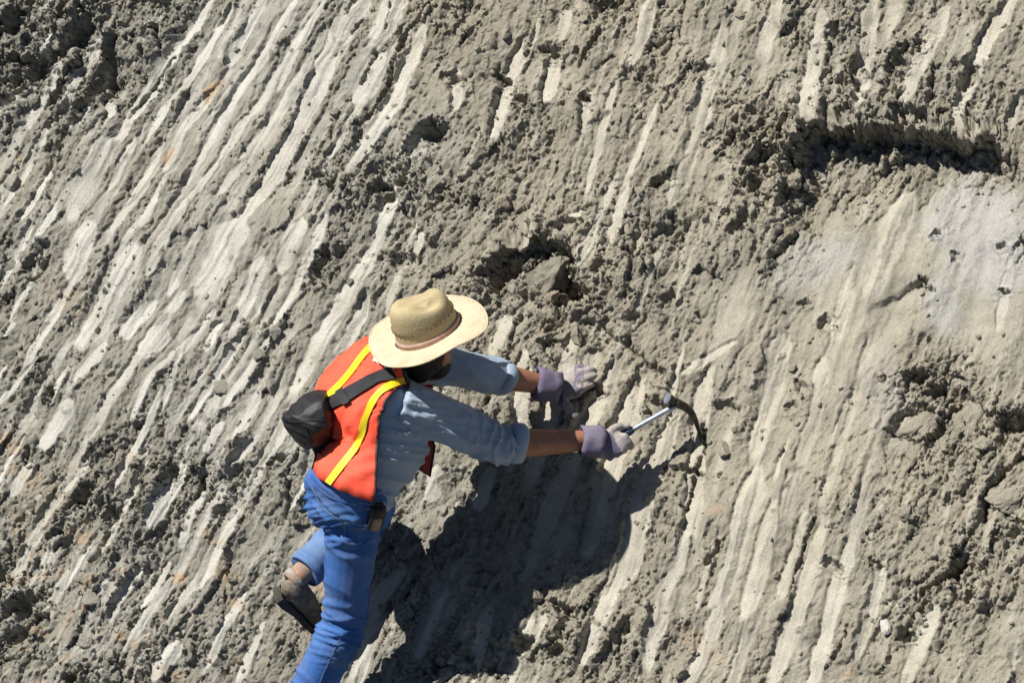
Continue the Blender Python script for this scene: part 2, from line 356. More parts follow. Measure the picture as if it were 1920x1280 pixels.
def build_terrain():
    corners = [uv(x, y) for x, y in ((-60, -60), (1980, -60), (-60, 1340), (1980, 1340))]
    u0 = min(c[0] for c in corners); u1 = max(c[0] for c in corners); v0 = min(c[1] for c in corners); v1 = max(c[1] for c in corners)
    STEP = 0.00345
    UA = axis(u0, u1, STEP, 16.0, 1.09); VA = axis(v0, v1, STEP, 14.0, 1.09)
    U, V = np.meshgrid(UA, VA)
    U = U.astype(np.float64); V = V.astype(np.float64)
    nv, nu = U.shape
    # warp so that edges run unevenly
    W1 = perlin(U * 9, V * 9, 5) * 0.012 + perlin(U * 30, V * 30, 6) * 0.006 + perlin(U * 85, V * 85, 16) * 0.0035
    W2 = perlin(U * 9, V * 9, 7) * 0.012 + perlin(U * 30, V * 30, 8) * 0.006 + perlin(U * 85, V * 85, 18) * 0.0035
    Uw = U + W1; Vw = V + W2
    Us = U + 0.5 * W1; Vs = V + 0.5 * W2
    pm = math.dist(uv(960, 640), uv(961, 640))          # metres of slope per photo pixel, sideways
    # large undulation
    H = 0.06 * fbm(U * 0.9, V * 0.9, 3, 3) + 0.030 * fbm(U * 3.4 + 4, V * 3.4, 11, 3)
    # faint drag lines everywhere, two directions (left and right of the picture)
    aL = np.array(uv(520, 400)) - np.array(uv(420, 573)); aL /= np.linalg.norm(aL)
    aR = np.array(uv(1520, 400)) - np.array(uv(1460, 600)); aR /= np.linalg.norm(aR)
    um = uv(1000, 640)[0]
    wR = sstep(um - 0.35, um + 0.35, U + 0.15 * V).astype(np.float32)
    def drag(fa, fl, seed):
        l = perlin((Uw * aL[1] - Vw * aL[0]) * fa, (Uw * aL[0] + Vw * aL[1]) * fl, seed)
        r = perlin((Uw * aR[1] - Vw * aR[0]) * fa, (Uw * aR[0] + Vw * aR[1]) * fl, seed + 1)
        return l * (1 - wR) + r * wR
    dr1 = drag(13, 1.3, 60); dr2 = drag(38, 3.0, 63); dr3 = drag(110, 7.0, 66)
    dr0 = drag(7, 0.9, 69)
    H += 0.020 * dr1 + 0.006 * dr2
    # roughness field
    R = np.ones(U.shape, np.float32) * 0.92
    for (x, y, r, k) in ROUGH:
        sl = box_slice([uv(x, y)], r * pm * 2.6, UA, VA)
        e = rot_ell(Uw[sl], Vw[sl], x, y, r, r, 0)
        R[sl] += k * np.exp(-(e * e) * 1.3).astype(np.float32)
    R = np.clip(R * (1 + 1.1 * fbm(U * 3.1, V * 3.1, 40, 3)) + 0.5 * dr0, 0.08, 2.6)
    # crumbly relief
    ad = aL * 0.5 + aR * 0.5; ad /= np.linalg.norm(ad)
    Ua, Va = (Uw * ad[1] - Vw * ad[0]) * 1.12, (Uw * ad[0] + Vw * ad[1]) * 0.50
    Uw0, Vw0 = Uw, Vw; Uw, Vw = Ua, Va
    f1, s1, c1, g1 = worley(Uw * 11, Vw * 11, 21); f2, s2, c2, g2 = worley(Uw * 27 + 3, Vw * 27, 22); f3, s3, c3, g3 = worley(Uw * 60, Vw * 60, 23)
    clod = 0.020 * (c1 - 0.45) * sstep(0.0, 0.25, s1 - f1) + 0.013 * (c2 - 0.4) * sstep(0.0, 0.3, s2 - f2) + 0.0085 * (c3 - 0.4) * sstep(0.0, 0.35, s3 - f3)
    clod = clod + 0.029 * g1 + 0.014 * g2 + 0.008 * g3
    clod = clod + 0.010 * fbm(Uw * 14, Vw * 14, 31, 6, 0.60) + 0.022 * fbm(Uw * 6, Vw * 6, 33, 3) - 0.013 * np.abs(fbm(Uw * 11, Vw * 11, 35, 4, 0.6)) - 0.009 * (0.6 - f2) * 0
    hole = fbm(Uw * 24, Vw * 24, 77, 3, 0.6)
    clod -= 0.020 * sstep(0.28, 0.62, hole)
    hole2 = perlin(Uw * 60, Vw * 60, 79)
    clod -= 0.011 * sstep(0.20, 0.46, hole2) + 0.006 * np.abs(perlin(Uw * 95, Vw * 95, 83)) * 2
    Uw, Vw = Uw0, Vw0
    rough = (clod * R * 0.69).astype(np.float32)
    smear = np.zeros(U.shape, np.float32)
    F133 = fbm(Uw * 12, Vw * 12, 133, 3, 0.6); F141 = fbm(Uw * 22, Vw * 22, 141, 3); F161 = fbm(Uw * 16, Vw * 16, 161, 3)
    KW = 0.028 * fbm(U * 14, V * 14, 243, 4, 0.62); KV = 0.028 * fbm(U * 14, V * 14, 247, 4, 0.62); F249 = fbm(U * 30, V * 30, 249, 4, 0.65)
    F151 = fbm(U * 21, V * 21, 151, 4, 0.65); F171 = fbm(U * 26, V * 26, 171, 3); F201 = fbm(U * 6, V * 6, 201, 4); F203 = fbm(U * 7, V * 7, 203, 4)
    def ribs(ad_, sp, regions, seed, depth):
        reg = np.zeros(U.shape, np.float32)
        for (x, y, rx, ry, ang, k) in regions:
            e = rot_ell(Uw, Vw, x, y, rx, ry, ang)
            reg = np.maximum(reg, k * (1 - sstep(0.7, 1.15, e)).astype(np.float32))
        al = Us * ad_[0] + Vs * ad_[1]; ac = (Us * ad_[1] - Vs * ad_[0]) / sp
        ac = ac + 0.30 * perlin(ac * 0.45, al * 0.8, seed)
        idx_ = np.floor(ac); fr = ac - idx_
        hsh = _hash(idx_, idx_ * 0 + 3, seed).astype(np.float32) / 4294967296.0
        wd = 0.30 + 0.28 * hsh + 0.14 * perlin(al * 4.5, idx_ * 5.7, seed + 2)
        on = sstep(-0.22, 0.10, perlin(idx_ * 7.31, al * 1.5, seed + 1) + (reg - 0.75) * 0.8) * sstep(0.02, 0.3, reg)
        mb = sstep(0.0, 0.10, fr) * (1 - sstep(wd, wd + 0.13, fr)) * on * np.clip(0.35 + 1.5 * (fbm(Uw * 13, Vw * 13, seed + 5, 3) + 0.5), 0, 1)
        bed = -depth * (0.75 - 0.6 * fr) + 0.0030 * dr3
        return mb.astype(np.float32), bed.astype(np.float32)
    for mb, bed in (ribs(aL, 0.088, ((450, 300, 480, 270, 60, 1.0), (330, 800, 480, 330, 60, .82), (90, 300, 300, 110, 60, .7)), 511, 0.017),
                    ribs(aR, 0.132, ((1450, 1000, 440, 170, 72, .95), (1620, 90, 160, 330, 72, .55), (950, 1180, 160, 160, 66, .6)), 521, 0.016)):
        rough = rough * (1 - 0.9 * mb) + bed * mb
        smear = np.maximum(smear, 0.75 * mb)
    for pts, w, dep in EXTRA + BANDS:
        P = [uv(*p) for p in pts]
        sl = box_slice(P, 0.11, UA, VA)
        if U[sl].size == 0: continue
        d, side, arc, tot = poly_dist(Us[sl], Vs[sl], P)
        hw = w * pm * 0.74 * (1 + 0.3 * perlin(arc * tot * 9, np.full(d.shape, dep * 3.1 + w), 91))
        hw = hw * (0.42 + 0.58 * sstep(-0.02, 0.22, arc) * (1 - sstep(0.72, 1.03, arc)) ** 0.7) * (0.9 + 0.25 * F161[sl])
        end = sstep(-0.02, 0.05, arc) * (1 - sstep(0.93, 1.03, arc))
        crisp = dep >= 2.6
        m = (1 - (sstep(hw * 0.88, hw * 1.05, d) if crisp else sstep(hw * 0.75, hw * 1.10, d))) * end
        brk = sstep(-0.7, -0.4, F133[sl])      # crumbs fallen into the mark
        m = m * ((0.75 + 0.25 * brk) if crisp else (0.2 + 0.8 * brk))
        s = -d * side / np.maximum(hw, 1e-4)          # -1 = left edge, +1 = right edge
        bed = -0.01 * dep * ((0.62 if crisp else 0.46) - 0.16 * np.clip(s, -1, 1)) + 0.0030 * dr3[sl] + 0.0030 * dr2[sl]
        # a little spoil thrown up on the upper-left lip
        lip = np.exp(-((s * 1.0 + 1.5) ** 2) * 4) * 0.004 * dep * end * (0.4 + F141[sl])
        rough[sl] = rough[sl] * (1 - 0.93 * m) + bed * m + lip * (1 - m)
        halo = np.exp(-((np.abs(s) - 1.5) / 0.5) ** 2) * end
        smear[sl] = np.maximum(smear[sl] * (1 - 0.75 * halo), m)
    H += rough
    OVu = np.zeros(U.shape, np.float32); OVv = np.zeros(U.shape, np.float32)
    for pts, dep, reach in LEDGES:
        P = [uv(*p) for p in pts]; Lm = reach * pm
        sl = box_slice(P, Lm * 3, UA, VA)
        d, side, arc, tot = poly_dist(Uw[sl] + KW[sl], Vw[sl] + KV[sl], P)
        low = sstep(-0.008, 0.010 + 0.0025 * dep, d * side) * np.exp(-(np.maximum(d, 0) / Lm) ** 1.2)
        cx_, cy_ = P[-1][0] - P[0][0], P[-1][1] - P[0][1]; tc = ((Uw[sl] - P[0][0]) * cx_ + (Vw[sl] - P[0][1]) * cy_) / (cx_ * cx_ + cy_ * cy_)
        e = sstep(-0.05, 0.14, tc) * (1 - sstep(0.88, 1.04, tc))
        up = (1 - sstep(0, 0.012, d * side)) * np.exp(-(d / (Lm * 0.35)) ** 2)
        if dep >= 9:
            ov = e * np.exp(-((d * side + 0.004) / 0.022) ** 2) * 0.045 * np.clip(0.7 + 1.2 * fbm(U[sl] * 9, V[sl] * 9, 261, 3), 0.1, 1.4)
            OVu[sl] += 0.30 * ov; OVv[sl] -= 0.95 * ov
        wall = np.exp(-((d * side - 0.003 * dep) / (0.004 * dep)) ** 2)
        H[sl] += (-0.01 * dep * low + 0.0025 * dep * up) * e + 0.004 * dep ** 0.5 * wall * e * F249[sl] * 2.2
    for pts, w, dep in CRACKS:
        P = [uv(*p) for p in pts]
        sl = box_slice(P, 0.12, UA, VA)
        d, side, arc, tot = poly_dist(Uw[sl], Vw[sl], P)
        hw = w * pm * 0.5 * (1 + 0.6 * perlin(arc * tot * 16, np.full(d.shape, dep * 1.7 + w), 95))
        m = (1 - sstep(hw * 0.55, hw * 1.25, d)) * sstep(-0.02, 0.06, arc) * (1 - sstep(0.93, 1.03, arc))
        H[sl] -= 0.01 * dep * m
        smear[sl] *= (1 - m)
    for (x, y, rx, ry, ang, dep) in PITS:
        c = uv(x, y)
        sl = box_slice([c], max(rx, ry) * pm * 3.2, UA, VA)
        e = rot_ell(Uw[sl], Vw[sl], x, y, rx, ry, ang)
        e = e * (1 + 0.75 * F151[sl])
        m = 1 - sstep(0.45, 1.15, e)
        H[sl] -= 0.01 * dep * m * 0.9
        H[sl] += 0.004 * dep * 0.5 * np.exp(-((e - 1.35) ** 2) * 9)
        smear[sl] *= (1 - 0.9 * m)
    # the person's knee, foot and hand rest here: level the crumbs a little
    rust = np.zeros(U.shape, np.float32)
    for (x, y, rx, ry, ang, k) in RUST:
        sl = box_slice([uv(x, y)], max(rx, ry) * pm * 3, UA, VA)
        e = rot_ell(Uw[sl], Vw[sl], x, y, rx, ry, -ang)
        e = e + 0.7 * F171[sl]
        rust[sl] = np.maximum(rust[sl], k * (1 - sstep(0.35, 1.1, e)))
    # scattered rusty crumbs, more at the lower left
    ll = sstep(0.2, -1.0, U - uv(500, 800)[0] ) * sstep(0.3, -0.8, V - uv(500, 800)[1])
    rust = np.maximum(rust, (ll * 0.6 * sstep(0.25, 0.5, fbm(Uw * 16, Vw * 16, 181, 3))).astype(np.float32))
    tone = np.clip(0.08 + 0.85 * sstep(uv(560, 640)[0], uv(1150, 640)[0], U + 0.12 * V) + 0.55 * fbm(U * 1.7, V * 1.7, 191, 4), 0, 1)
    # grey-lilac plate of fresher clay on the right
    for (x, y, rx, ry) in ((1820, 420, 110, 130), (1520, 480, 90, 50), (1760, 560, 40, 60)):
        e = rot_ell(Uw, Vw, x, y, rx, ry, 20) + 0.5 * F201
        k = 1 - sstep(0.5, 1.3, e)
        tone = tone * (1 - 0.9 * k); smear = np.maximum(smear, 0.42 * k)
    lil = np.zeros(U.shape, np.float32)
    for (x, y, rx, ry, k_) in ((1830, 420, 100, 130, .7), (1540, 470, 90, 50, .3), (1655, 730, 50, 110, .25), (1765, 560, 30, 60, .6)):
        e = rot_ell(Uw, Vw, x, y, rx, ry, 20) + 0.6 * F203
        lil = np.maximum(lil, k_ * (1 - sstep(0.5, 1.25, e)))
    e = rot_ell(Uw, Vw, 400, 420, 400, 190, 60) + 0.7 * fbm(U * 4, V * 4, 207, 4)
    smear = np.maximum(smear, 0.22 * (1 - sstep(0.3, 1.15, e)) * (0.75 + 0.6 * dr1))
    # large smeared faces are paler too, patchily
    sp_ = sstep(0.75, 0.2, R) * (0.35 + 0.3 * fbm(U * 8, V * 8, 211, 4))
    smear = np.maximum(smear, np.clip(sp_, 0, 0.6))
    smear = np.clip(smear * (0.85 + 0.45 * fbm(U * 6, V * 6, 221, 4)), 0, 1)
    smear = np.maximum(smear, np.clip(0.5 * sstep(0.05, 0.5, dr2 + 0.4 * fbm(U * 9, V * 9, 231, 3)) , 0, 0.5))
    # fade the finest relief out in the far coarse part of the sheet
    o, e1, e2, n = (np.array(v) for v in (ORG, E1, E2, NRM))
    # steep faces crumble sideways as well
    gv, gu = np.gradient(H, VA, UA)
    G = np.clip(np.sqrt(gu * gu + gv * gv) - 0.5, 0, 2.5)
    HS = H * 55
    du = G * (0.0060 * perlin(U * 38 + HS, V * 38, 251) + 0.0035 * perlin(U * 80, V * 80 + HS * 1.6, 252))
    dv = G * (0.0060 * perlin(U * 38, V * 38 + HS, 253) + 0.0035 * perlin(U * 80 + HS * 1.6, V * 80, 254))
    fine = ((U > u0) & (U < u1) & (V > v0) & (V < v1))
    du = np.where(fine, du, 0) + OVu; dv = np.where(fine, dv, 0) + OVv
    co = o + (U + du)[..., None] * e1 + (V + dv)[..., None] * e2 + H[..., None] * n
    co = co.reshape(-1, 3).astype(np.float32)
    idx = np.arange(nv * nu, dtype=np.int32).reshape(nv, nu)
    quads = np.stack([idx[:-1, :-1], idx[:-1, 1:], idx[1:, 1:], idx[1:, :-1]], -1).reshape(-1, 4)
    me = bpy.data.meshes.new('terrain')
    nq = len(quads)
    me.vertices.add(len(co)); me.loops.add(nq * 4); me.polygons.add(nq)
    me.vertices.foreach_set('co', co.ravel())
    me.loops.foreach_set('vertex_index', quads.ravel())
    me.polygons.foreach_set('loop_start', np.arange(0, nq * 4, 4, dtype=np.int32))
    me.polygons.foreach_set('use_smooth', np.ones(nq, dtype=bool))
    ca = me.color_attributes.new('soil', 'FLOAT_COLOR', 'POINT')
    rgba = np.stack([smear.ravel(), rust.ravel(), tone.ravel().astype(np.float32), lil.ravel().astype(np.float32)], -1).astype(np.float32)
    ca.data.foreach_set('color', rgba.ravel())
    me.update(calc_edges=True)
    ob = bpy.data.objects.new('terrain', me); COL.objects.link(ob)
    ob['kind'] = 'structure'
    ob['label'] = 'steep cut slope of grey and tan clay scored by bucket tooth marks'
    me.materials.append(SOIL)
    def height(u, v):
        i = min(max(np.searchsorted(UA, u), 1), nu - 1); j = min(max(np.searchsorted(VA, v), 1), nv - 1)
        return float(H[j, i])
    return ob, height, dict(UA=UA, VA=VA, R=R, smear=smear, H=H, tone=tone)

TERRAIN, height, TF = build_terrain()

# ------------------------------------------------------------------ mesh helpers for objects
def link(ob, parent=None):
    COL.objects.link(ob)
    if parent is not None:
        ob.parent = parent
    return ob

def mesh_obj(name, verts, faces, mat, parent=None, smooth=True):
    me = bpy.data.meshes.new(name)
    me.from_pydata([tuple(v) for v in verts], [], faces)
    me.update()
    bm = bmesh.new(); bm.from_mesh(me); bmesh.ops.recalc_face_normals(bm, faces=bm.faces); bm.to_mesh(me); bm.free()
    if smooth:
        me.polygons.foreach_set('use_smooth', np.ones(len(me.polygons), dtype=bool))
    me.materials.append(mat)
    return link(bpy.data.objects.new(name, me), parent)

def loft(rings, caps=True, close=True):
    n = len(rings[0]); v = [p for r in rings for p in r]; f = []
    for i in range(len(rings) - 1):
        for j in range(n if close else n - 1):
            k = (j + 1) % n
            f.append((i * n + j, i * n + k, (i + 1) * n + k, (i + 1) * n + j))
    if caps:
        f.append(tuple(range(n - 1, -1, -1))); f.append(tuple(range((len(rings) - 1) * n, len(rings) * n)))
    return v, f

def catmull(pts, m):
    """resample a list of numpy rows smoothly, m steps per span"""
    P = [np.array(p, float) for p in pts]; out = []
    for i in range(len(P) - 1):
        p0 = P[max(i - 1, 0)]; p1 = P[i]; p2 = P[i + 1]; p3 = P[min(i + 2, len(P) - 1)]
        for k in range(m):
            t = k / m
            out.append(0.5 * ((2 * p1) + (-p0 + p2) * t + (2 * p0 - 5 * p1 + 4 * p2 - p3) * t * t + (-p0 + 3 * p1 - 3 * p2 + p3) * t ** 3))
    out.append(P[-1])
    return out

def tube(path, n=16, m=4, side=None, round_ends=False):
    """path: (Vector, r) or (Vector, rx, ry); returns verts, faces"""
    rows = []
    for p in path:
        r = p[1:]; r = r if len(r) == 2 else (r[0], r[0])
        rows.append((*p[0], *r))
    S = catmull(rows, m) if m > 1 else [np.array(r) for r in rows]
    rings = []
    ref = Vector(side) if side is not None else Vector((0.13, 0.31, 0.94))
    for i, q in enumerate(S):
        a = Vector(S[max(i - 1, 0)][:3]); b = Vector(S[min(i + 1, len(S) - 1)][:3])
        tg = (b - a).normalized()
        s1 = (ref - tg * ref.dot(tg)).normalized(); s2 = tg.cross(s1); ref = s1
        c = Vector(q[:3])
        rings.append([c + s1 * (q[3] * math.cos(2 * math.pi * k / n)) + s2 * (q[4] * math.sin(2 * math.pi * k / n)) for k in range(n)])
    if round_ends:
        def capr(ring, other):
            c = sum(ring, Vector()) / n; o = sum(other, Vector()) / n; d = (c - o).normalized(); r = (ring[0] - c).length
            return [[c + d * (r * math.sin(a)) + (p - c) * math.cos(a) for p in ring] for a in (0.5, 1.0, 1.4)]
        A = capr(rings[0], rings[1]); B = capr(rings[-1], rings[-2])
        rings = A[::-1] + rings + B
    return loft(rings)

def ellipsoid(c, ax, ay, az, nu=20, nv=12):
    rings = []
    for i in range(1, nv):
        ph = math.pi * i / nv
        rings.append([c + ax * (math.sin(ph) * math.cos(2 * math.pi * k / nu)) + ay * (math.sin(ph) * math.sin(2 * math.pi * k / nu)) + az * (-math.cos(ph)) for k in range(nu)])
    v, f = loft(rings, caps=False)
    b = len(v); v.append(c - az); v.append(c + az)
    for k in range(nu):
        f.append((b, (k + 1) % nu, k)); o = (nv - 2) * nu
        f.append((b + 1, o + k, o + (k + 1) % nu))
    return v, f

def fuse(name, pieces, voxel, mat, parent, smooth_it=4, disp=None, shade=True):
    """union of closed pieces into one continuous skin"""
    V = []; F = []
    for v, f in pieces:
        o = len(V); V += [tuple(p) for p in v]; F += [tuple(i + o for i in q) for q in f]
    me = bpy.data.meshes.new('tmp'); me.from_pydata(V, [], F); me.update()
    bm = bmesh.new(); bm.from_mesh(me); bmesh.ops.recalc_face_normals(bm, faces=bm.faces); bm.to_mesh(me); bm.free()
    ob = bpy.data.objects.new('tmp', me); COL.objects.link(ob)
    r = ob.modifiers.new('r', 'REMESH'); r.mode = 'VOXEL'; r.voxel_size = voxel
    if smooth_it:
        s = ob.modifiers.new('s', 'SMOOTH'); s.iterations = smooth_it; s.factor = 0.5
    dg = bpy.context.evaluated_depsgraph_get()
    out = bpy.data.meshes.new_from_object(ob.evaluated_get(dg), depsgraph=dg)
    bpy.data.objects.remove(ob); bpy.data.meshes.remove(me)
    out.name = name
    if disp is not None:
        n = len(out.vertices); co = np.empty(n * 3, np.float32); out.vertices.foreach_get('co', co); co = co.reshape(-1, 3)
        nr = np.empty(n * 3, np.float32); out.vertices.foreach_get('normal', nr); nr = nr.reshape(-1, 3)
        co = co + nr * disp(co, nr)[:, None]
        out.vertices.foreach_set('co', co.astype(np.float32).ravel()); out.update()
    out.polygons.foreach_set('use_smooth', np.ones(len(out.polygons), dtype=bool))
    out.materials.clear(); out.materials.append(mat)
    return link(bpy.data.objects.new(name, out), parent)

def project(P):
    d = P - CAMP
    z = d.dot(FWD)
    return (960 + d.dot(RIGHT) / z * DIST * PXM, 640 - d.dot(UPV) / z * DIST * PXM)

def thing(name, label, cat, loc, group=None):
    e = bpy.data.objects.new(name, None); COL.objects.link(e); e.empty_display_size = 0.05
    e['label'] = label; e['category'] = cat
    if group: e['group'] = group
    return e

def tag(o, label, cat, group=None):
    o['label'] = label; o['category'] = cat
    if group: o['group'] = group
    return o

def simple_mat(name, col, rough=0.8, spec=0.3, var=0.25, scale=30.0, bump=0.15, bscale=300.0, dist=0.002, col2=None, metal=0.0, dust=0.0):
    m, nt, b = new_mat(name); L = nt.links
    geo = nd(nt, 'ShaderNodeNewGeometry')
    n = nd(nt, 'ShaderNodeTexNoise'); n.inputs['Scale'].default_value = scale; n.inputs['Detail'].default_value = 5
    n2 = nd(nt, 'ShaderNodeTexNoise'); n2.inputs['Scale'].default_value = bscale; n2.inputs['Detail'].default_value = 2
    L.new(geo.outputs['Position'], n.inputs['Vector']); L.new(geo.outputs['Position'], n2.inputs['Vector'])
    c2 = col2 or tuple(c * (1 - var) for c in col)
    c = mixc(nt, ramp(nt, n.outputs[0], [(0.35, 0.0), (0.68, 1.0)]), col, c2)
    if dust:
        n3 = nd(nt, 'ShaderNodeTexNoise'); n3.inputs['Scale'].default_value = 11.0; n3.inputs['Detail'].default_value = 8; n3.inputs['Roughness'].default_value = 0.7
        L.new(geo.outputs['Position'], n3.inputs['Vector'])
        c = mixc(nt, ramp(nt, n3.outputs[0], [(0.45, 0.0), (0.72, dust)]), c, (0.40, 0.37, 0.31))
        c = mixc(nt, 1.0, c, ramp(nt, n2.outputs[0], [(0.3, 0.82), (0.7, 1.12)]), 'MULTIPLY')
    L.new(c, b.inputs['Base Color'])
    b.inputs['Roughness'].default_value = rough; b.inputs['Specular IOR Level'].default_value = spec; b.inputs['Metallic'].default_value = metal
    bp = nd(nt, 'ShaderNodeBump'); bp.inputs['Strength'].default_value = bump; bp.inputs['Distance'].default_value = dist
    L.new(n2.outputs[0], bp.inputs['Height']); L.new(bp.outputs[0], b.inputs['Normal'])
    return m

M_SKIN = simple_mat('tanned_skin', (0.42, 0.195, 0.115), 0.55, 0.4, 0.25, 25, 0.2, 250)
M_HAIR = simple_mat('dark_hair', (0.02, 0.016, 0.013), 0.6, 0.3, 0.3, 60, 0.5, 500)
M_SHIRT = simple_mat('chambray_shirt', (0.31, 0.40, 0.53), 0.85, 0.2, 0.0, 14, 0.25, 900, 0.001, col2=(0.355, 0.42, 0.51), dust=0.2)
M_JEANS = simple_mat('blue_denim', (0.034, 0.110, 0.350), 0.9, 0.15, 0.0, 7, 0.35, 700, 0.0015, col2=(0.068, 0.165, 0.405), dust=0.2)
M_FADED = simple_mat('faded_denim', (0.13, 0.24, 0.47), 0.9, 0.15, 0.3, 12, 0.3, 700, 0.001, dust=0.25)
M_ORANGE = simple_mat('orange_mesh', (1.0, 0.118, 0.06), 0.65, 0.25, 0.0, 12, 0.5, 600, 0.0015, col2=(0.86, 0.09, 0.045), dust=0.12)
M_YELLOW = simple_mat('yellow_tape', (0.90, 0.72, 0.02), 0.5, 0.4, 0.1, 20, 0.1, 500)
M_BLACK = simple_mat('black_nylon', (0.014, 0.015, 0.019), 0.55, 0.4, 0.3, 20, 0.3, 500, dust=0.06)
M_WEB = simple_mat('dark_webbing', (0.028, 0.03, 0.036), 0.7, 0.3, 0.3, 40, 0.3, 700)
M_CUFF = simple_mat('purple_canvas', (0.175, 0.150, 0.235), 0.85, 0.2, 0.25, 40, 0.3, 700, dust=0.45)
M_LEATHER = simple_mat('pale_glove_leather', (0.45, 0.405, 0.39), 0.8, 0.25, 0.35, 45, 0.4, 300, dust=0.6)
M_STEEL = simple_mat('worn_steel', (0.50, 0.55, 0.64), 0.42, 0.5, 0.35, 60, 0.2, 300, metal=0.75)
M_DARKSTEEL = simple_mat('dark_steel', (0.10, 0.085, 0.07), 0.45, 0.5, 0.5, 50, 0.2, 200, metal=0.8)
M_GRIP = simple_mat('dark_blue_grip', (0.03, 0.05, 0.10), 0.6, 0.4, 0.3, 40, 0.2, 200)
M_SHOE = simple_mat('dusty_boot_leather', (0.16, 0.125, 0.09), 0.85, 0.2, 0.4, 40, 0.4, 200, 0.004, dust=0.7)
M_SOLE = simple_mat('boot_sole', (0.07, 0.065, 0.058), 0.9, 0.2, 0.4, 60, 0.3, 200)
M_SOCK = simple_mat('grey_sock', (0.36, 0.34, 0.32), 0.95, 0.1, 0.2, 60, 0.5, 500)
M_TAN = simple_mat('tan_leather', (0.30, 0.25, 0.17), 0.7, 0.3, 0.3, 60, 0.2, 300)
M_WHITE = simple_mat('white_cloth', (0.82, 0.82, 0.80), 0.8, 0.2, 0.05, 30, 0.1, 300)
M_STITCH = simple_mat('ochre_stitching', (0.35, 0.25, 0.10), 0.8, 0.2, 0.2, 60, 0.1, 300)
M_RED = simple_mat('dark_red_mesh', (0.62, 0.075, 0.05), 0.7, 0.2, 0.3, 60, 0.3, 500)
M_RIBBON = simple_mat('faded_pink_ribbon', (0.50, 0.33, 0.27), 0.8, 0.2, 0.2, 60, 0.2, 500)

def straw_material(c1=(0.63, 0.545, 0.41), c2=(0.53, 0.44, 0.305), bs=0.7):
    m, nt, b = new_mat('woven_straw'); L = nt.links
    tc = nd(nt, 'ShaderNodeTexCoord')
    sep = nd(nt, 'ShaderNodeSeparateXYZ'); L.new(tc.outputs['Object'], sep.inputs[0])
    ang = nd(nt, 'ShaderNodeMath', operation='ARCTAN2'); L.new(sep.outputs[1], ang.inputs[0]); L.new(sep.outputs[0], ang.inputs[1])
    ln = nd(nt, 'ShaderNodeVectorMath', operation='LENGTH'); L.new(tc.outputs['Object'], ln.inputs[0])
    cb = nd(nt, 'ShaderNodeCombineXYZ')
    k = nd(nt, 'ShaderNodeMath', operation='MULTIPLY'); L.new(ln.outputs['Value'], k.inputs[0]); k.inputs[1].default_value = 170.0
    k2 = nd(nt, 'ShaderNodeMath', operation='MULTIPLY'); L.new(ang.outputs[0], k2.inputs[0]); k2.inputs[1].default_value = 18.0
    L.new(k.outputs[0], cb.inputs[0]); L.new(k2.outputs[0], cb.inputs[1]); L.new(sep.outputs[2], cb.inputs[2])
    ck = nd(nt, 'ShaderNodeTexVoronoi'); ck.inputs['Scale'].default_value = 1.0; L.new(cb.outputs[0], ck.inputs['Vector'])
    n = nd(nt, 'ShaderNodeTexNoise'); n.inputs['Scale'].default_value = 16; n.inputs['Detail'].default_value = 6; L.new(tc.outputs['Object'], n.inputs['Vector'])
    c = mixc(nt, ramp(nt, n.outputs[0], [(0.35, 0.0), (0.7, 1.0)]), c1, c2)
    c = mixc(nt, ramp(nt, ck.outputs['Distance'], [(0.2, 0.0), (0.9, 0.35)]), c, (0.42, 0.32, 0.17))
    L.new(c, b.inputs['Base Color']); b.inputs['Roughness'].default_value = 0.7; b.inputs['Specular IOR Level'].default_value = 0.25
    bp = nd(nt, 'ShaderNodeBump'); bp.inputs['Strength'].default_value = bs; bp.inputs['Distance'].default_value = 0.003; bp.invert = True
    L.new(ck.outputs['Distance'], bp.inputs['Height']); L.new(bp.outputs[0], b.inputs['Normal'])
    return m
M_STRAW = straw_material()
M_STRAW_SHADED = straw_material((0.46, 0.385, 0.235), (0.38, 0.31, 0.175), 0.3)  # crown: same straw as the brim, its shading put into a darker colour

# ------------------------------------------------------------------ the person
PERSON = thing('person', 'person in straw hat and orange vest leaning on the slope with a hammer', 'person', None)

# torso stations: px, py, t, half width, half depth back, half depth front, direction to the person's right (camera axes)
ST = [(656,950,.40,.172,.145,.120, .40,-.30,.86), (676,895,.44,.160,.122,.110, .42,-.30,.85), (696,832,.44,.165,.124,.178, .42,-.38,.82),
      (692,768,.435,.178,.135,.145, .38,-.47,.80), (722,717,.43,.165,.110,.105, .31,-.56,.77), (752,694,.43,.120,.080,.075, .31,-.56,.77), (780,688,.43,.070,.062,.062, .31,-.56,.77)]
_rows = catmull([(*at(a, b, c), w, hb, hf, *cdir(x, y, z)) for a, b, c, w, hb, hf, x, y, z in ST], 8)
def torso_frame(s):
    x = s * (len(_rows) - 1); i = min(int(x), len(_rows) - 2); k = x - i
    q = _rows[i] * (1 - k) + _rows[i + 1] * k
    tg = Vector(_rows[min(i + 2, len(_rows) - 1)][:3]) - Vector(_rows[max(i - 1, 0)][:3]); tg.normalize()
    r = Vector(q[6:9]); r = (r - tg * r.dot(tg)).normalized(); f = tg.cross(r)
    return Vector(q[:3]), r, f, q[3], q[4], q[5]
def torso_pt(s, th, infl=0.0):
    """th 0 = spine, + towards the person's right side, pi = breastbone"""
    c, r, f, w, hb, hf = torso_frame(s)
    cs, sn = math.cos(th), math.sin(th)
    e = 0.82
    x = math.copysign(abs(sn) ** e, sn) * (w + infl); y = math.copysign(abs(cs) ** e, cs) * ((hb if cs > 0 else hf) + infl)
    return c + r * x - f * y
def torso_rings(s0, s1, n, infl, na=40):
    return [[torso_pt(s0 + (s1 - s0) * i / n, 2 * math.pi * k / na, infl) for k in range(na)] for i in range(n + 1)]

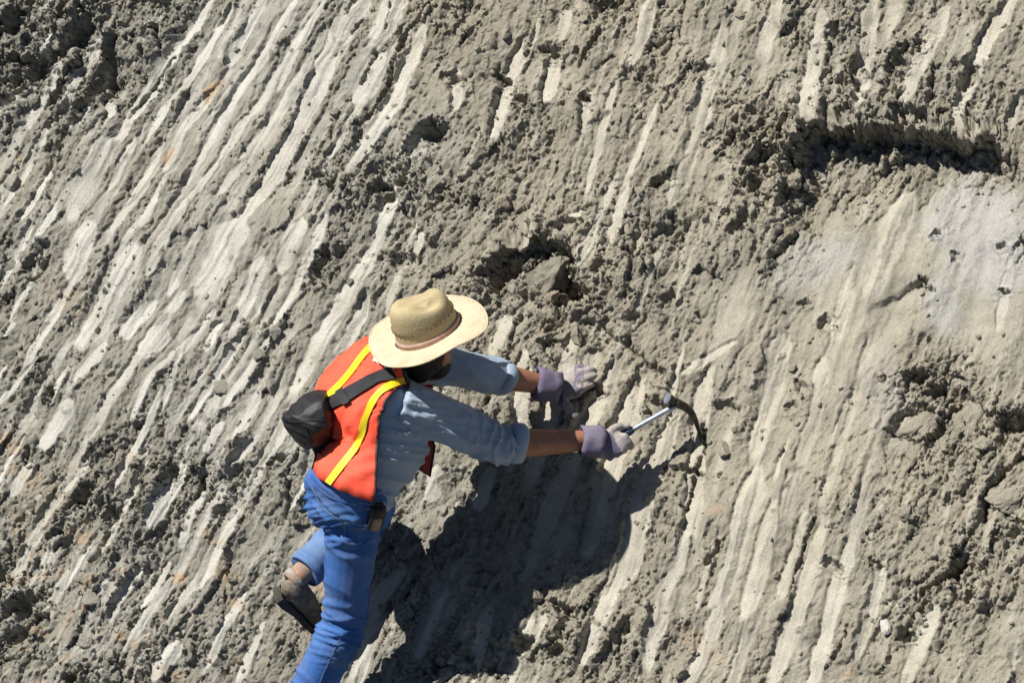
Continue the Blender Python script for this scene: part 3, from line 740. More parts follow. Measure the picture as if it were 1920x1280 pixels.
# joints
SH_R, EL_R, WR_R = at(762,757,.52), at(936,832,.40), at(1088,826,.29)
SH_L, EL_L, WR_L = at(735,662,.30), at(880,694,.22), at(1004,718,.08)
HIP_R, KN_R, AN_R = at(664,968,.42), at(645,1165,.27), at(548,1372,.17)
HIP_L, KN_L, AN_L = at(640,950,.28), at(692,962,.02), at(561,1078,.17)
def mid(a, b, k): return a.lerp(b, k)

def ridged(co, dirs, seed):
    """soft cloth folds: ridged noise in a stretched frame"""
    a = co @ np.array(dirs[0]); b = co @ np.array(dirs[1]); c = co @ np.array(dirs[2])
    n = perlin(a + 0.7 * perlin(b * 0.6, c * 0.6, seed + 3), b * 1.0 + c * 0.8, seed)
    r = np.clip(1 - 1.9 * np.abs(n), 0, 1)
    return r * r * r * 1.7 - 0.6

def seg_field(co, A, B, r0, r1):
    """0..1 closeness to the stretch r0..r1 of segment A-B, and position along"""
    A = np.array(A); d = np.array(B) - A; L2 = d @ d
    k = ((co - A) @ d) / L2
    dist = np.linalg.norm(co - A - np.clip(k, 0, 1)[:, None] * d, axis=1)
    return k, dist

# --- body: one continuous skin (head, neck, trunk, arms, legs)
HUP = cdir(.06, .87, .48).normalized()
HF = cdir(.34, -.50, -.80); HF = (HF - HUP * HF.dot(HUP)).normalized(); HR = HF.cross(HUP).normalized()
HC = at(802, 650, .485)
body = [loft(torso_rings(0, 1, 20, -0.032))]
body.append(tube([(at(772,692,.42), .062), (at(792,676,.45), .056), (HC - HUP * 0.05, .055)], 16, 3))
body.append(ellipsoid(HC + HUP * 0.02 - HF * 0.012, HR * 0.076, HF * 0.096, HUP * 0.104))
body.append(ellipsoid(HC - HUP * 0.055 + HF * 0.035, HR * 0.055, HF * 0.060, HUP * 0.062))
body.append(tube([(HC + HF * 0.082 + HUP * 0.022, .008), (HC + HF * 0.104 - HUP * 0.012, .0135), (HC + HF * 0.092 - HUP * 0.025, .012)], 10, 3))
for sgn in (-1, 1):
    body.append(ellipsoid(HC + HR * (0.078 * sgn) - HF * 0.008 - HUP * 0.005, HR * 0.012, HF * 0.02, HUP * 0.034, 10, 8))
body.append(tube([(HC + HF * 0.084 + HR * 0.035 + HUP * 0.034, .011), (HC + HF * 0.092 + HUP * 0.036, .011), (HC + HF * 0.084 - HR * 0.035 + HUP * 0.034, .011)], 8, 3))
body.append(tube([(HC + HF * 0.086 + HR * 0.022 - HUP * 0.058, .007), (HC + HF * 0.095 - HUP * 0.057, .009), (HC + HF * 0.086 - HR * 0.022 - HUP * 0.058, .007)], 8, 3))
for A, E, W in ((SH_R, EL_R, WR_R), (SH_L, EL_L, WR_L)):
    body.append(tube([(A, .055), (mid(A, E, .5), .048), (E, .042), (mid(E, W, .3), .047), (mid(E, W, .75), .040), (W, .034), (W + (W - E).normalized() * 0.05, .030)], 14, 4, round_ends=True))
for A, K, N in ((HIP_R, KN_R, AN_R), (HIP_L, KN_L, AN_L)):
    body.append(tube([(A, .062), (mid(A, K, .5), .066), (K, .052), (mid(K, N, .35), .054), (mid(K, N, .8), .038), (N, .036)], 14, 4, round_ends=True))
BODY = fuse('body', body, 0.007, M_SKIN, PERSON, 5)
for sgn in (-1, 1):
    v, f = ellipsoid(HC + HF * 0.0835 + HR * (0.032 * sgn) + HUP * 0.016, HR * 0.013, HF * 0.012, HUP * 0.009, 12, 8)
    mesh_obj('eye', v, f, M_HAIR, BODY)
# hair at the back and sides of the head, and a short beard
hair = [ellipsoid(HC + HUP * 0.012 - HF * 0.026, HR * 0.086, HF * 0.094, HUP * 0.102),
        ellipsoid(HC - HUP * 0.055 - HF * 0.050, HR * 0.062, HF * 0.045, HUP * 0.05)]
fuse('hair', hair, 0.007, M_HAIR, PERSON, 2, lambda c, n: 0.004 * perlin(c[:, 0] * 120 + c[:, 1] * 40, c[:, 2] * 50, 9))
fuse('beard', [ellipsoid(HC - HUP * 0.075 + HF * 0.030, HR * 0.060, HF * 0.062, HUP * 0.050)], 0.006, M_HAIR, PERSON, 2, lambda c, n: 0.003 * perlin(c[:, 0] * 120, c[:, 2] * 120, 19))

# --- shirt
sh = [loft(torso_rings(0.12, 0.90, 24, 0.0))]
def sleeve(A, E, W, k_end, rr):
    ax = (E - A).normalized()
    return tube([(A - ax * 0.03, rr[0]), (A + ax * 0.04, rr[0]), (mid(A, E, .45), rr[1]), (mid(A, E, .8), rr[2]), (E, rr[3]), (mid(E, W, k_end * .6), rr[4]), (mid(E, W, k_end), rr[5])], 20, 5, round_ends=False)
sh.append(sleeve(SH_R, EL_R, WR_R, .22, (.080, .075, .068, .063, .060, .057)))
sh.append(sleeve(SH_L, EL_L, WR_L, .52, (.078, .072, .064, .062, .060, .056)))
AXT = np.array((at(722,717,.48) - at(676,890,.44)).normalized())
def shirt_disp(c, n):
    aR = (EL_R - SH_R).normalized(); kR, dR = seg_field(c, SH_R, EL_R, 0, 1); kL, dL = seg_field(c, SH_L, EL_L, 0, 1)
    o1 = np.array(UPV); o2 = np.array(NRM)
    arm = np.clip(1.3 - np.minimum(dR, dL) / 0.09, 0, 1) * ((kR > 0.1) | (kL > 0.1))
    d1 = np.array(aR)
    f1 = ridged(c, (o1 * 26 + d1 * 14, d1 * 7, o2 * 8), 301)          # long drapes down the sleeve
    f2 = ridged(c, (d1 * 30 + o1 * 10, o1 * 9, o2 * 9), 311)          # elbow creases
    f3 = ridged(c, (AXT * 24 + o1 * 6, d1 * 6, o2 * 7), 321)          # bunching over the waist
    near = np.exp(-((kR - 1.05) / 0.35) ** 2) * (dR < 0.13)
    return 0.0105 * arm * f1 + 0.009 * near * f2 + 0.0075 * (1 - arm) * f3 + 0.002 * perlin(c[:, 0] * 45, c[:, 2] * 45 + c[:, 1] * 20, 331)
SHIRT = fuse('shirt', sh, 0.0055, M_SHIRT, PERSON, 5, shirt_disp)
def band_ring(name, c, d, r, w, th, mat, parent, n=28, wob=0.0, seed=0, ref=None):
    d = d.normalized(); ref = Vector(ref) if ref is not None else UPV
    s1 = (ref - d * ref.dot(d)).normalized(); s2 = d.cross(s1); rings = []
    rnd = random.Random(seed); ph = [rnd.uniform(0, 6.28) for _ in range(3)]
    for (dr, dz) in ((-th, -w), (0, -w * 1.0), (th * .6, -w * .6), (th * .7, 0), (th * .6, w * .7), (0, w), (-th, w)):
        ring = []
        for k in range(n):
            a = 2 * math.pi * k / n
            q = r + dr + wob * (math.sin(2 * a + ph[0]) + 0.6 * math.sin(3 * a + ph[1]))
            z = dz + wob * 1.3 * math.sin(2 * a + ph[2])
            ring.append(c + s1 * (q * math.cos(a)) + s2 * (q * math.sin(a)) + d * z)
        rings.append(ring)
    v, f = loft(rings, caps=False)
    n0 = len(rings) - 1
    for k in range(n):
        f.append((k, (k + 1) % n, n0 * n + (k + 1) % n, n0 * n + k))
    return mesh_obj(name, v, f, mat, parent)
band_ring('rolled_cuff', mid(EL_R, WR_R, .20), WR_R - EL_R, .058, .024, .012, M_SHIRT, SHIRT, wob=.004, seed=2)
band_ring('rolled_cuff', mid(EL_L, WR_L, .50), WR_L - EL_L, .053, .022, .012, M_SHIRT, SHIRT, wob=.004, seed=5)
# collar
cc, cr, cf, *_ = torso_frame(0.90)
band_ring('collar', cc + (Vector(torso_frame(0.97)[0]) - cc) * 0.6, torso_frame(0.97)[0] - torso_frame(0.85)[0], .072, .020, .010, M_SHIRT, SHIRT, wob=.004, seed=8)

# --- jeans
def pel(px, py, t, w, hb, hf, r=(.40, -.28, .86), up=(.12, .98, .1)):
    c = at(px, py, t); u = cdir(*up).normalized(); rr = cdir(*r); rr = (rr - u * rr.dot(u)).normalized(); f = u.cross(rr)
    return [c + rr * (w * math.sin(a)) - f * ((hb if math.cos(a) > 0 else hf) * math.cos(a)) for a in [2 * math.pi * k / 36 for k in range(36)]]
jp = [loft([pel(676,884,.445,.140,.150,.075), pel(673,896,.44,.156,.163,.090), pel(667,912,.43,.172,.162,.108), pel(660,935,.41,.174,.142,.128), pel(654,965,.38,.172,.135,.120), pel(652,990,.36,.13,.10,.10)])]
jp.append(tube([(HIP_R, .093), (mid(HIP_R, KN_R, .35), .085), (mid(HIP_R, KN_R, .75), .073), (KN_R, .072), (mid(KN_R, AN_R, .35), .074), (mid(KN_R, AN_R, .75), .072), (AN_R, .072)], 20, 5))
CUFF_L = mid(KN_L, AN_L, .92)
jp.append(tube([(HIP_L, .095), (mid(HIP_L, KN_L, .5), .085), (KN_L, .078), (mid(KN_L, AN_L, .3), .074), (mid(KN_L, AN_L, .65), .066), (CUFF_L, .060)], 20, 5))
def jeans_disp(c, n):
    kR, dR = seg_field(c, KN_R, AN_R, 0, 1); kT, dT = seg_field(c, HIP_R, KN_R, 0, 1)
    o = np.array(UPV); x = np.array(RIGHT); y = np.array(FWD)
    knee = np.exp(-((kR - 0.05) / 0.22) ** 2) * (dR < 0.14) * (np.sum((c - np.array(KN_R)) ** 2, axis=1) < 0.05)
    hip = np.exp(-((kT - 0.02) / 0.20) ** 2) * (dT < 0.24)
    f1 = ridged(c, (o * 34 + x * 8, x * 8, y * 8), 401); f2 = ridged(c, (o * 30 - x * 6, x * 6, y * 6), 411)
    f3 = ridged(c, (o * 12 + x * 10, x * 4, y * 10), 421)
    return 0.0095 * knee * f1 + 0.009 * hip * f2 + 0.0045 * f3
JEANS = fuse('jeans', jp, 0.0055, M_JEANS, PERSON, 5, jeans_disp)
JEANS.data.materials.append(M_FADED)
_c = np.array([p.center[:] for p in JEANS.data.polygons]); _k, _d = seg_field(_c, KN_L, AN_L, 0, 1); _kr, _dr = seg_field(_c, HIP_R, KN_R, 0, 1)
JEANS.data.polygons.foreach_set('material_index', ((_k > .12) & (_d < .11) & (_dr > .115)).astype(np.int32))
band_ring('trouser_cuff', CUFF_L - (AN_L - KN_L).normalized() * .006, AN_L - KN_L, .0585, .010, .005, M_FADED, JEANS, wob=.002, seed=3)
_dg = bpy.context.evaluated_depsgraph_get()
def bvh_of(ob):
    me = ob.data
    return BVHTree.FromPolygons([v.co[:] for v in me.vertices], [p.vertices[:] for p in me.polygons])
def on_surface(bvh, px, py, lift):
    d = (at(px, py, 0) - CAMP).normalized()
    loc, nor, idx, dist = bvh.ray_cast(CAMP, d)
    if loc is None: return None
    if nor.dot(d) > 0: nor = -nor
    return loc + nor * lift, nor
def ribbon_on(name, bvh, pts, width_px, lift, mat, parent, th=0.002, m=6, fallback=None):
    """a flat strip lying on a garment along a measured line"""
    S = catmull([(float(a), float(b)) for a, b in pts], m)
    L_, R_, N_ = [], [], []
    for i, q in enumerate(S):
        a = S[max(i - 1, 0)]; b = S[min(i + 1, len(S) - 1)]; tx, ty = b[0] - a[0], b[1] - a[1]; l = math.hypot(tx, ty)
        nx, ny = -ty / l * width_px / 2, tx / l * width_px / 2
        A = on_surface(bvh, q[0] + nx, q[1] + ny, lift); B = on_surface(bvh, q[0] - nx, q[1] - ny, lift)
        C = on_surface(bvh, q[0], q[1], lift)
        if C is None: continue
        wv = at(q[0] + nx, q[1] + ny, 0) - at(q[0] - nx, q[1] - ny, 0)
        pa = A[0] if A and (A[0] - C[0]).length < width_px / PXM * 1.6 else C[0] + wv * 0.5
        pb = B[0] if B and (B[0] - C[0]).length < width_px / PXM * 1.6 else C[0] - wv * 0.5
        L_.append(pa); R_.append(pb); N_.append(C[1])
    def sm(A):
        for _ in range(3):
            A = [A[0]] + [(A[i - 1] + A[i] * 2 + A[i + 1]) * 0.25 for i in range(1, len(A) - 1)] + [A[-1]]
        return A
    L_, R_, N_ = sm(L_), sm(R_), sm(N_)
    rings = [[l, l - n * th, r - n * th, r] for l, r, n in zip(L_, R_, N_)]
    v, f = loft(rings)
    return mesh_obj(name, v, f, mat, parent, smooth=False)
JB = bvh_of(JEANS)
ribbon_on('waistband', JB, [(588,866),(602,905),(640,930),(690,934),(726,922)], 20, .004, M_JEANS, JEANS, .003)
ribbon_on('yoke_seam', JB, [(586,912),(605,950),(640,975),(690,985)], 3.0, .0025, M_FADED, JEANS, .0015)
ribbon_on('pocket_seam', JB, [(640,1000),(650,1018),(690,1016),(708,1008)], 3.5, .0025, M_FADED, JEANS, .0015)
ribbon_on('pocket_seam', JB, [(646,1000),(647,970)], 3.0, .0025, M_FADED, JEANS, .0015)
ribbon_on('outer_seam', JB, [(640,1190),(625,1220),(606,1262),(592,1300)], 3.0, .002, M_FADED, JEANS, .0015)

# --- safety vest: back panel over the shirt, right front flap, tapes, edging
def edge_x(poly, y):
    ys = [p[1] for p in poly]; xs = [p[0] for p in poly]
    return float(np.interp(y, ys, xs))
V_EDGE = [(805,706),(772,716),(742,728),(722,748),(711,780),(705,840),(700,905),(697,930)]
def theta_for(s, poly, infl, lo=-1.4, hi=2.2):
    best = None
    for k in range(120):
        th = lo + (hi - lo) * k / 119
        x, y = project(torso_pt(s, th, infl))
        if x >= edge_x(poly, y):
            return th
    return hi
V_LEFT = [(560,795),(600,840),(594,865),(593,885),(600,905),(606,922)]
def lowlift(s): return 0.034 * max(0.0, 1 - max(0.0, s - 0.14) / 0.20)
def build_vest():
    s0, s1, ns, na = 0.165, 0.86, 60, 44
    infl = 0.013
    thR = []
    for i in range(ns + 1):
        s = s0 + (s1 - s0) * i / ns
        thR.append(min(theta_for(s, V_EDGE, infl), 1.75))
    thR = list(np.convolve(np.pad(thR, 2, 'edge'), np.ones(5) / 5, 'valid'))
    thL = []
    for i in range(ns + 1):
        s = s0 + (s1 - s0) * i / ns; lim = -min(thR[i], 1.35); th = 0.6
        while th > lim:
            x, y = project(torso_pt(s, th, infl + lowlift(s)))
            if y > 800 and x < edge_x(V_LEFT, y): break
            th -= 0.03
        thL.append(th if th > lim else lim)
    thL = list(np.convolve(np.pad(thL, 3, 'edge'), np.ones(7) / 7, 'valid'))
    outer = []; inner = []
    for i in range(ns + 1):
        s = s0 + (s1 - s0) * i / ns
        ro, ri = [], []
        for k in range(na + 1):
            a = thL[i] + (thR[i] - thL[i]) * k / na
            w = 0.013 * float(mnoise.noise(Vector((s * 7 + a * 1.5, a * 2.5, 2.0)))) + 0.006 * (1 - 2 * abs(float(mnoise.noise(Vector((s * 15 - a * 2.2, a * 3.0, 5.0)))))) + 0.004
            flare = lowlift(s)
            hem = -0.02 * math.sin((a + 1.2) * 1.1) if i == 0 else 0
            ro.append(torso_pt(s + hem * 0.4, a, infl + w + flare)); ri.append(torso_pt(s + hem * 0.4, a, infl + w + flare - 0.003))
        outer.append(ro); inner.append(ri)
    rings = [o + i[::-1] for o, i in zip(outer, inner)]
    v, f = loft(rings)
    VEST = mesh_obj('safety_vest', v, f, M_ORANGE, PERSON)
    # black edging along hem and armholes
    def edging(pts, name='edging'):
        vv, ff = tube([(p, .0042) for p in pts], 6, 1)
        return mesh_obj(name, vv, ff, M_BLACK, VEST)
    edging([r[-1] for r in outer]); edging([r[0] for r in outer]); edging(outer[-1])
    return VEST
VEST = build_vest()
VB = bvh_of(VEST)
ribbon_on('reflective_tape', VB, [(607,917),(640,874),(668,838),(678,815),(681,795),(690,770),(706,742),(730,723),(762,712),(784,709)], 12.5, .0055, M_YELLOW, VEST, .003)
ribbon_on('reflective_tape', VB, [(617,742),(640,720),(660,696),(680,668),(702,645)], 11, .0055, M_YELLOW, VEST, .003)
# right front flap hanging free below the chest
fl = [at(812,720,.45), at(770,722,.46), at(802,790,.43), at(762,800,.43), at(815,838,.43), at(774,850,.43), at(806,894,.43), at(785,877,.43)]
fr = [[fl[0], fl[1]], [fl[2], fl[3]], [fl[4], fl[5]], [fl[6], fl[7]]]
rings = [[a, b, b + NRM * -0.004, a + NRM * -0.004] for a, b in fr]
v, f = loft(rings); FLAP = mesh_obj('front_flap', v, f, M_RED, VEST, smooth=False)
v, f = tube([(p, .004) for p in (fl[2], fl[4], fl[6], fl[7], fl[5], fl[3])], 6, 1); mesh_obj('edging', v, f, M_BLACK, VEST)
ribbon_on('tie_end', VB, [(702,674),(708,677),(714,681)], 10, .008, M_WHITE, VEST, .004)
ribbon_on('tie_end', VB, [(722,689),(728,693),(734,698)], 11, .008, M_WHITE, VEST, .004)

# --- straw hat (crown, brim, bands)
HATC = at(803, 621, .535)
HN = cdir(-.33, .80, .51).normalized()
HFW = cdir(.90, .10, -.42); HFW = (HFW - HN * HFW.dot(HN)).normalized(); HSD = HFW.cross(HN).normalized()     # front and right of the hat
def hat_pt(a, b, z): return HATC + HFW * a + HSD * b + HN * z
hat_rot = Matrix((HFW, HSD, HN)).transposed().to_4x4(); hat_rot.translation = HATC
HAT = bpy.data.objects.new('straw_hat', None); link(HAT, PERSON); HAT.matrix_world = hat_rot; HAT.matrix_parent_inverse = Matrix()
def hat_mesh(name, v, f, mat, parent, smooth=True):
    me = bpy.data.meshes.new(name); me.from_pydata([tuple(p) for p in v], [], f); me.update()
    bm = bmesh.new(); bm.from_mesh(me); bmesh.ops.recalc_face_normals(bm, faces=bm.faces); bm.to_mesh(me); bm.free()
    me.polygons.foreach_set('use_smooth', np.ones(len(me.polygons), dtype=bool)); me.materials.append(mat)
    return link(bpy.data.objects.new(name, me), parent)
na = 72
def crown_pt(k, r, z):
    a = 2 * math.pi * k / na
    x, y = 0.105 * r * math.cos(a), 0.086 * r * math.sin(a)
    z *= 1.08
    zz = z * (1.0 - 0.06 * (x / 0.103))
    for sgn in (-1, 1):
        g = math.exp(-(((x - 0.022) / 0.040) ** 2 + ((y - sgn * 0.050) / 0.022) ** 2 + ((zz - 0.130) / 0.034) ** 2))
        y -= sgn * 0.010 * g; zz -= 0.040 * g
    if z > 0.11:
        zz -= 0.012 * math.exp(-(y / 0.018) ** 2) * math.exp(-((x - 0.01) / 0.075) ** 4) * (1 if z > 0.126 else 0.4)
    return Vector((x, y, zz))
prof = [(1.03, -0.004), (1.02, 0.006), (1.0, 0.02), (0.985, 0.04), (0.965, 0.06), (0.94, 0.08), (0.89, 0.098), (0.80, 0.111), (0.68, 0.119), (0.52, 0.122), (0.35, 0.122), (0.18, 0.121), (0.03, 0.121)]
rings = [[crown_pt(k, r, z) for k in range(na)] for r, z in prof]
inner = [[crown_pt(k, r - 0.035, z - 0.004) for k in range(na)] for r, z in prof[:-3]]
v, f = loft(inner[::-1] + rings, caps=True)
CROWN = hat_mesh('crown', v, f, M_STRAW_SHADED, HAT)
def brim_pt(k, q):
    a = 2 * math.pi * k / na
    rx = (abs(math.cos(a)) ** 2.3 + abs(math.sin(a)) ** 2.3) ** (-1 / 2.3)
    x = (0.100 + (0.186 - 0.100) * q) * math.cos(a) * (1 + (rx - 1) * q); y = (0.082 + (0.192 - 0.082) * q) * math.sin(a) * (1 + (rx - 1) * q)
    z = -0.012 * q * q * max(0, math.cos(a)) + 0.012 * q * q * abs(math.sin(a)) ** 2 + 0.004 * q * q * max(0, -math.cos(a)) + 0.004 * q * math.sin(5 * a + 1) + 0.006 * q * q * math.sin(3 * a + 2.2)
    return Vector((x, y, z))
rt = [[brim_pt(k, q) + Vector((0, 0, 0.0016)) for k in range(na)] for q in np.linspace(0, 1, 10)]
rb = [[brim_pt(k, q) - Vector((0, 0, 0.0016)) for k in range(na)] for q in np.linspace(1, 0, 10)]
v, f = loft(rt + rb, caps=False)
BRIM = hat_mesh('brim', v, f, M_STRAW, HAT)
def hat_band(name, z0, z1, off, mat):
    rr = []
    for z, o in ((z0, 0.0), (z0, off), (z1, off), (z1, 0.0)):
        r = float(np.interp(z, [p[1] for p in prof[:7]], [p[0] for p in prof[:7]]))
        rr.append([crown_pt(k, r + 0.004 + o / 0.09, z) for k in range(na)])
    v, f = loft(rr, caps=False); return hat_mesh(name, v, f, mat, HAT)
hat_band('ribbon', 0.002, 0.018, 0.003, M_RIBBON)
# open zigzag weave round the crown
zz = []
for k in range(64):
    a0 = k / 64 * na; a1 = (k + 1) / 64 * na
    z0, z1 = (0.046, 0.055) if k % 2 else (0.055, 0.046)
    zz.append((Vector(crown_pt(a0, 1.0, z0)), z0))
v, f = tube([(p, .0018) for p, _ in zz] + [(zz[0][0], .0018)], 5, 1)
hat_mesh('woven_zigzag', v, f, simple_mat('dark_straw', (0.16, 0.115, 0.06), 0.8, 0.2, 0.3, 60, 0.2, 400), HAT)
tor = [[brim_pt(k, 1.0) + Vector((0.0035 * math.cos(b) * math.cos(2 * math.pi * k / na), 0.0035 * math.cos(b) * math.sin(2 * math.pi * k / na), 0.0035 * math.sin(b))) for k in range(na)] for b in [2 * math.pi * j / 6 for j in range(6)]]
v, f = loft(tor + [tor[0]], caps=False); hat_mesh('brim_edge', v, f, M_STRAW, BRIM)

# --- gloves
def glove(name, wrist, dirf, back, thumb_sgn, fingers, thumb, cuff_len=0.075):
    """fingers: list of point lists (world) root..tip; one continuous leather hand with a canvas cuff"""
    pass
def hand_pieces(palm_path, fingers, thumb):
    P = [tube(palm_path, 16, 4, round_ends=True)]
    for fr_ in fingers: P.append(tube([(p, r) for p, r in fr_], 10, 3, round_ends=True))
    P.append(tube([(p, r) for p, r in thumb], 10, 3, round_ends=True))
    return P
# left hand flat on the slope, fingers to the right and up
def sl_t(px, py): return -(hit_plane(px, py) - at(px, py, 0)).dot(FWD)
def onp(px, py, lift):
    u_, v_ = uv(px, py)
    return hit_plane(px, py) + NRM * (height(u_, v_) + lift)
def pt(px, py, lift): return hit_plane(px, py) + NRM * lift
base = max(height(*uv(x, y)) for x, y in ((1060,735),(1080,720),(1095,705),(1100,730),(1070,760)))
ql = lambda px, py, z: pt(px, py, base + z)
pl = [(WR_L, .032, .030), (ql(1030,724,.040), .038, .028), (ql(1052,727,.030), .047, .024), (ql(1074,724,.024), .048, .022)]
side_l = (at(1060,760,0) - at(1060,700,0)).normalized()
fg = [[(ql(1068,707,.022), .0125), (ql(1081,698,.026), .0125), (ql(1092,690,.016), .011), (ql(1099,685,.004), .0095)],
      [(ql(1073,716,.022), .013), (ql(1089,706,.029), .0125), (ql(1102,697,.018), .0115), (ql(1110,692,.004), .0095)],
      [(ql(1075,726,.022), .013), (ql(1092,717,.029), .0125), (ql(1106,709,.018), .0115), (ql(1114,704,.004), .0095)],
      [(ql(1073,738,.020), .0125), (ql(1089,731,.026), .012), (ql(1102,724,.015), .011), (ql(1109,720,.004), .009)]]
th = [(ql(1050,742,.024), .015), (ql(1060,757,.020), .0145), (ql(1071,770,.012), .012), (ql(1079,778,.005), .0105)]
GL = fuse('glove', [tube(pl, 18, 4, side=side_l, round_ends=True)] + [tube([(p, r * 1.22) for p, r in x], 10, 3, round_ends=True) for x in fg + [th]], 0.0035, M_LEATHER, PERSON, 3, lambda c, n: 0.0012 * perlin(c[:, 0] * 90, c[:, 2] * 90, 7))
GL['label'] = 'pale leather work glove spread flat on the clay'
d = (at(1045,727,.05) - WR_L)
def cuff(name, A, B, r0, r1, mat, parent, seed, ref):
    ax = (B - A); n = 30; s1 = (Vector(ref) - ax.normalized() * Vector(ref).dot(ax.normalized())).normalized(); s2 = ax.normalized().cross(s1)
    rings = []
    for k, r in [(0.0, r0 - .005), (0.0, r0), (0.25, r0 * .98), (0.5, (r0 + r1) / 2), (0.75, r1 * 1.02), (1.0, r1), (1.0, r1 - .006)]:
        rings.append([A + ax * (k + 0.03 * math.sin(a * 3 + seed)) + (s1 * math.cos(a) + s2 * (0.82 * math.sin(a))) * (r * (1 + 0.05 * math.sin(a * 2 + seed) + 0.03 * math.sin(5 * a + k * 4))) for a in [2 * math.pi * j / n for j in range(n)]])
    inn = [[A + ax * k + (s1 * math.cos(a) + s2 * (0.82 * math.sin(a))) * (r - .006) for a in [2 * math.pi * j / n for j in range(n)]] for k, r in ((0.9, r1), (0.1, r0))]
    v, f = loft(rings + inn, caps=False)
    m_ = len(rings) + 1
    for j in range(n): f.append((m_ * n + j, m_ * n + (j + 1) % n, (j + 1) % n, j))
    return mesh_obj(name, v, f, mat, parent)
cuff('glove_cuff', at(1003,718,.075), at(1050,727,.055), .055, .046, M_CUFF, GL, 1, side_l)
# right hand closed round the hammer handle
HB, HH = at(1112,846,.26), at(1272,757,.235)      # handle butt and head
hax = (HH - HB).normalized()
GRIP = mid(HB, HH, 0.19)
toC = -FWD
hs = (toC - hax * toC.dot(hax)).normalized(); hu = hax.cross(hs).normalized()      # hs towards camera, hu across
if hu.dot(UPV) < 0: hu = -hu
def hp(a, b, c): return GRIP + hax * a + hu * b + hs * c
palm = tube([(WR_R, .031, .029), (mid(WR_R, GRIP, .55) + hs * .022, .040, .030), (hp(-.005, -.004, .030), .046, .027), (hp(.012, -.012, .030), .044, .022)], 18, 4, side=hax, round_ends=True)
fing = []
for i, (o, r) in enumerate(((.050, .0125), (.024, .0132), (-.002, .0132), (-.027, .0118))):
    fing.append(tube([(hp(o, -.006, .034), r), (hp(o + .004, -.036, .024), r), (hp(o + .006, -.044, -.006), r), (hp(o + .006, -.026, -.030), r * .95), (hp(o + .004, .004, -.032), r * .9), (hp(o + .002, .018, -.020), r * .8)], 10, 3, round_ends=True))
thb = tube([(hp(.000, .020, .034), .015), (hp(.030, .032, .024), .0145), (hp(.058, .028, .012), .0125), (hp(.076, .018, .010), .0105)], 10, 3, round_ends=True)
GR = fuse('glove', [palm, thb] + fing, 0.0035, M_LEATHER, PERSON, 3, lambda c, n: 0.0012 * perlin(c[:, 0] * 90, c[:, 2] * 90, 8))
GR['label'] = 'dusty work glove closed round the hammer handle'
cuff('glove_cuff', mid(WR_R, GRIP, .0) + hs * .010, mid(WR_R, GRIP, .78) + hs * .022, .052, .054, M_CUFF, GR, 4, hu)
def canvas_back(ob, test):
    me = ob.data; me.materials.append(M_CUFF)
    for p in me.polygons:
        if test(p.center, p.normal): p.material_index = 1
canvas_back(GR, lambda c, n: (c - GRIP).dot(hax) < .016 + .006 * mnoise.noise(c * 60) and n.dot(hs) > -.15 and (c - GRIP).dot(hu) < .030)
canvas_back(GL, lambda c, n: n.dot(NRM) > .25 and (1076 < project(c)[0] < 1094) and mnoise.noise(c * 60) > -.25 or project(c)[0] < 1056)

# --- boots
def boot(heel, toe, up, name, lab, ank, shin):
    ax = (toe - heel).normalized(); L = (toe - heel).length; u = (up - ax * up.dot(ax)).normalized(); s = ax.cross(u)
    def P(a, b, c): return heel + ax * (a * L) + s * b + u * c
    B = [tube([(P(.02, 0, .045), .030, .034), (P(.2, 0, .050), .036, .042), (P(.45, 0, .046), .038, .038), (P(.7, 0, .036), .044, .028), (P(.9, 0, .028), .040, .022), (P(.98, 0, .024), .026, .016)], 16, 4, side=s, round_ends=True),
         tube([(P(.2, 0, .045), .040, .046), (mid(P(.18, 0, .06), ank, .6), .040, .043), (ank + shin * .012, .040, .041)], 16, 3, side=s)]
    b = fuse(name, B, 0.005, M_SHOE, PERSON, 3, lambda c, n: 0.002 * perlin(c[:, 0] * 60, c[:, 2] * 60, 5))
    if lab: b['label'] = lab
    rg = []
    for a, w in ((-.035, .022), (.0, .033), (.15, .037), (.4, .036), (.65, .046), (.85, .044), (.97, .028), (1.02, .012)):
        h = -.012 if a < .3 else -.004
        rg.append([P(a, -w, .016), P(a, -w * 1.02, h), P(a, w * 1.02, h), P(a, w, .016)])
    v, f = loft(rg); mesh_obj('sole', v, f, M_SOLE, b, smooth=False)
    band_ring('boot_collar', ank + shin * .012, shin, .0385, .012, .006, M_SOCK, b, seed=4)
    return b
boot(at(521,1113,.16), at(593,1178,.01), cdir(.62, .62, .45), 'boot', 'dusty grey boot with its toe dug into the slope', AN_L + cdir(-.022, -.022, .0), (KN_L - AN_L).normalized())
ar = AN_R
tp = hit_plane(620, 1440)
boot(ar + cdir(-.06, -.075, .03), ar + cdir(.17, -.085, -.10), cdir(0, .9, .4), 'boot', None, AN_R, (KN_R - AN_R).normalized())

_sh = (KN_L - AN_L).normalized()
v, f = tube([(AN_L + cdir(-.022, -.022, .0), .0370), (AN_L + _sh * .01, .0365), (AN_L + _sh * .05, .0380)], 18, 3)
mesh_obj('sock', v, f, simple_mat('dusty_sock', (0.36, 0.25, 0.19), 0.95, 0.1, 0.25, 60, 0.5, 500, dust=0.4), PERSON)
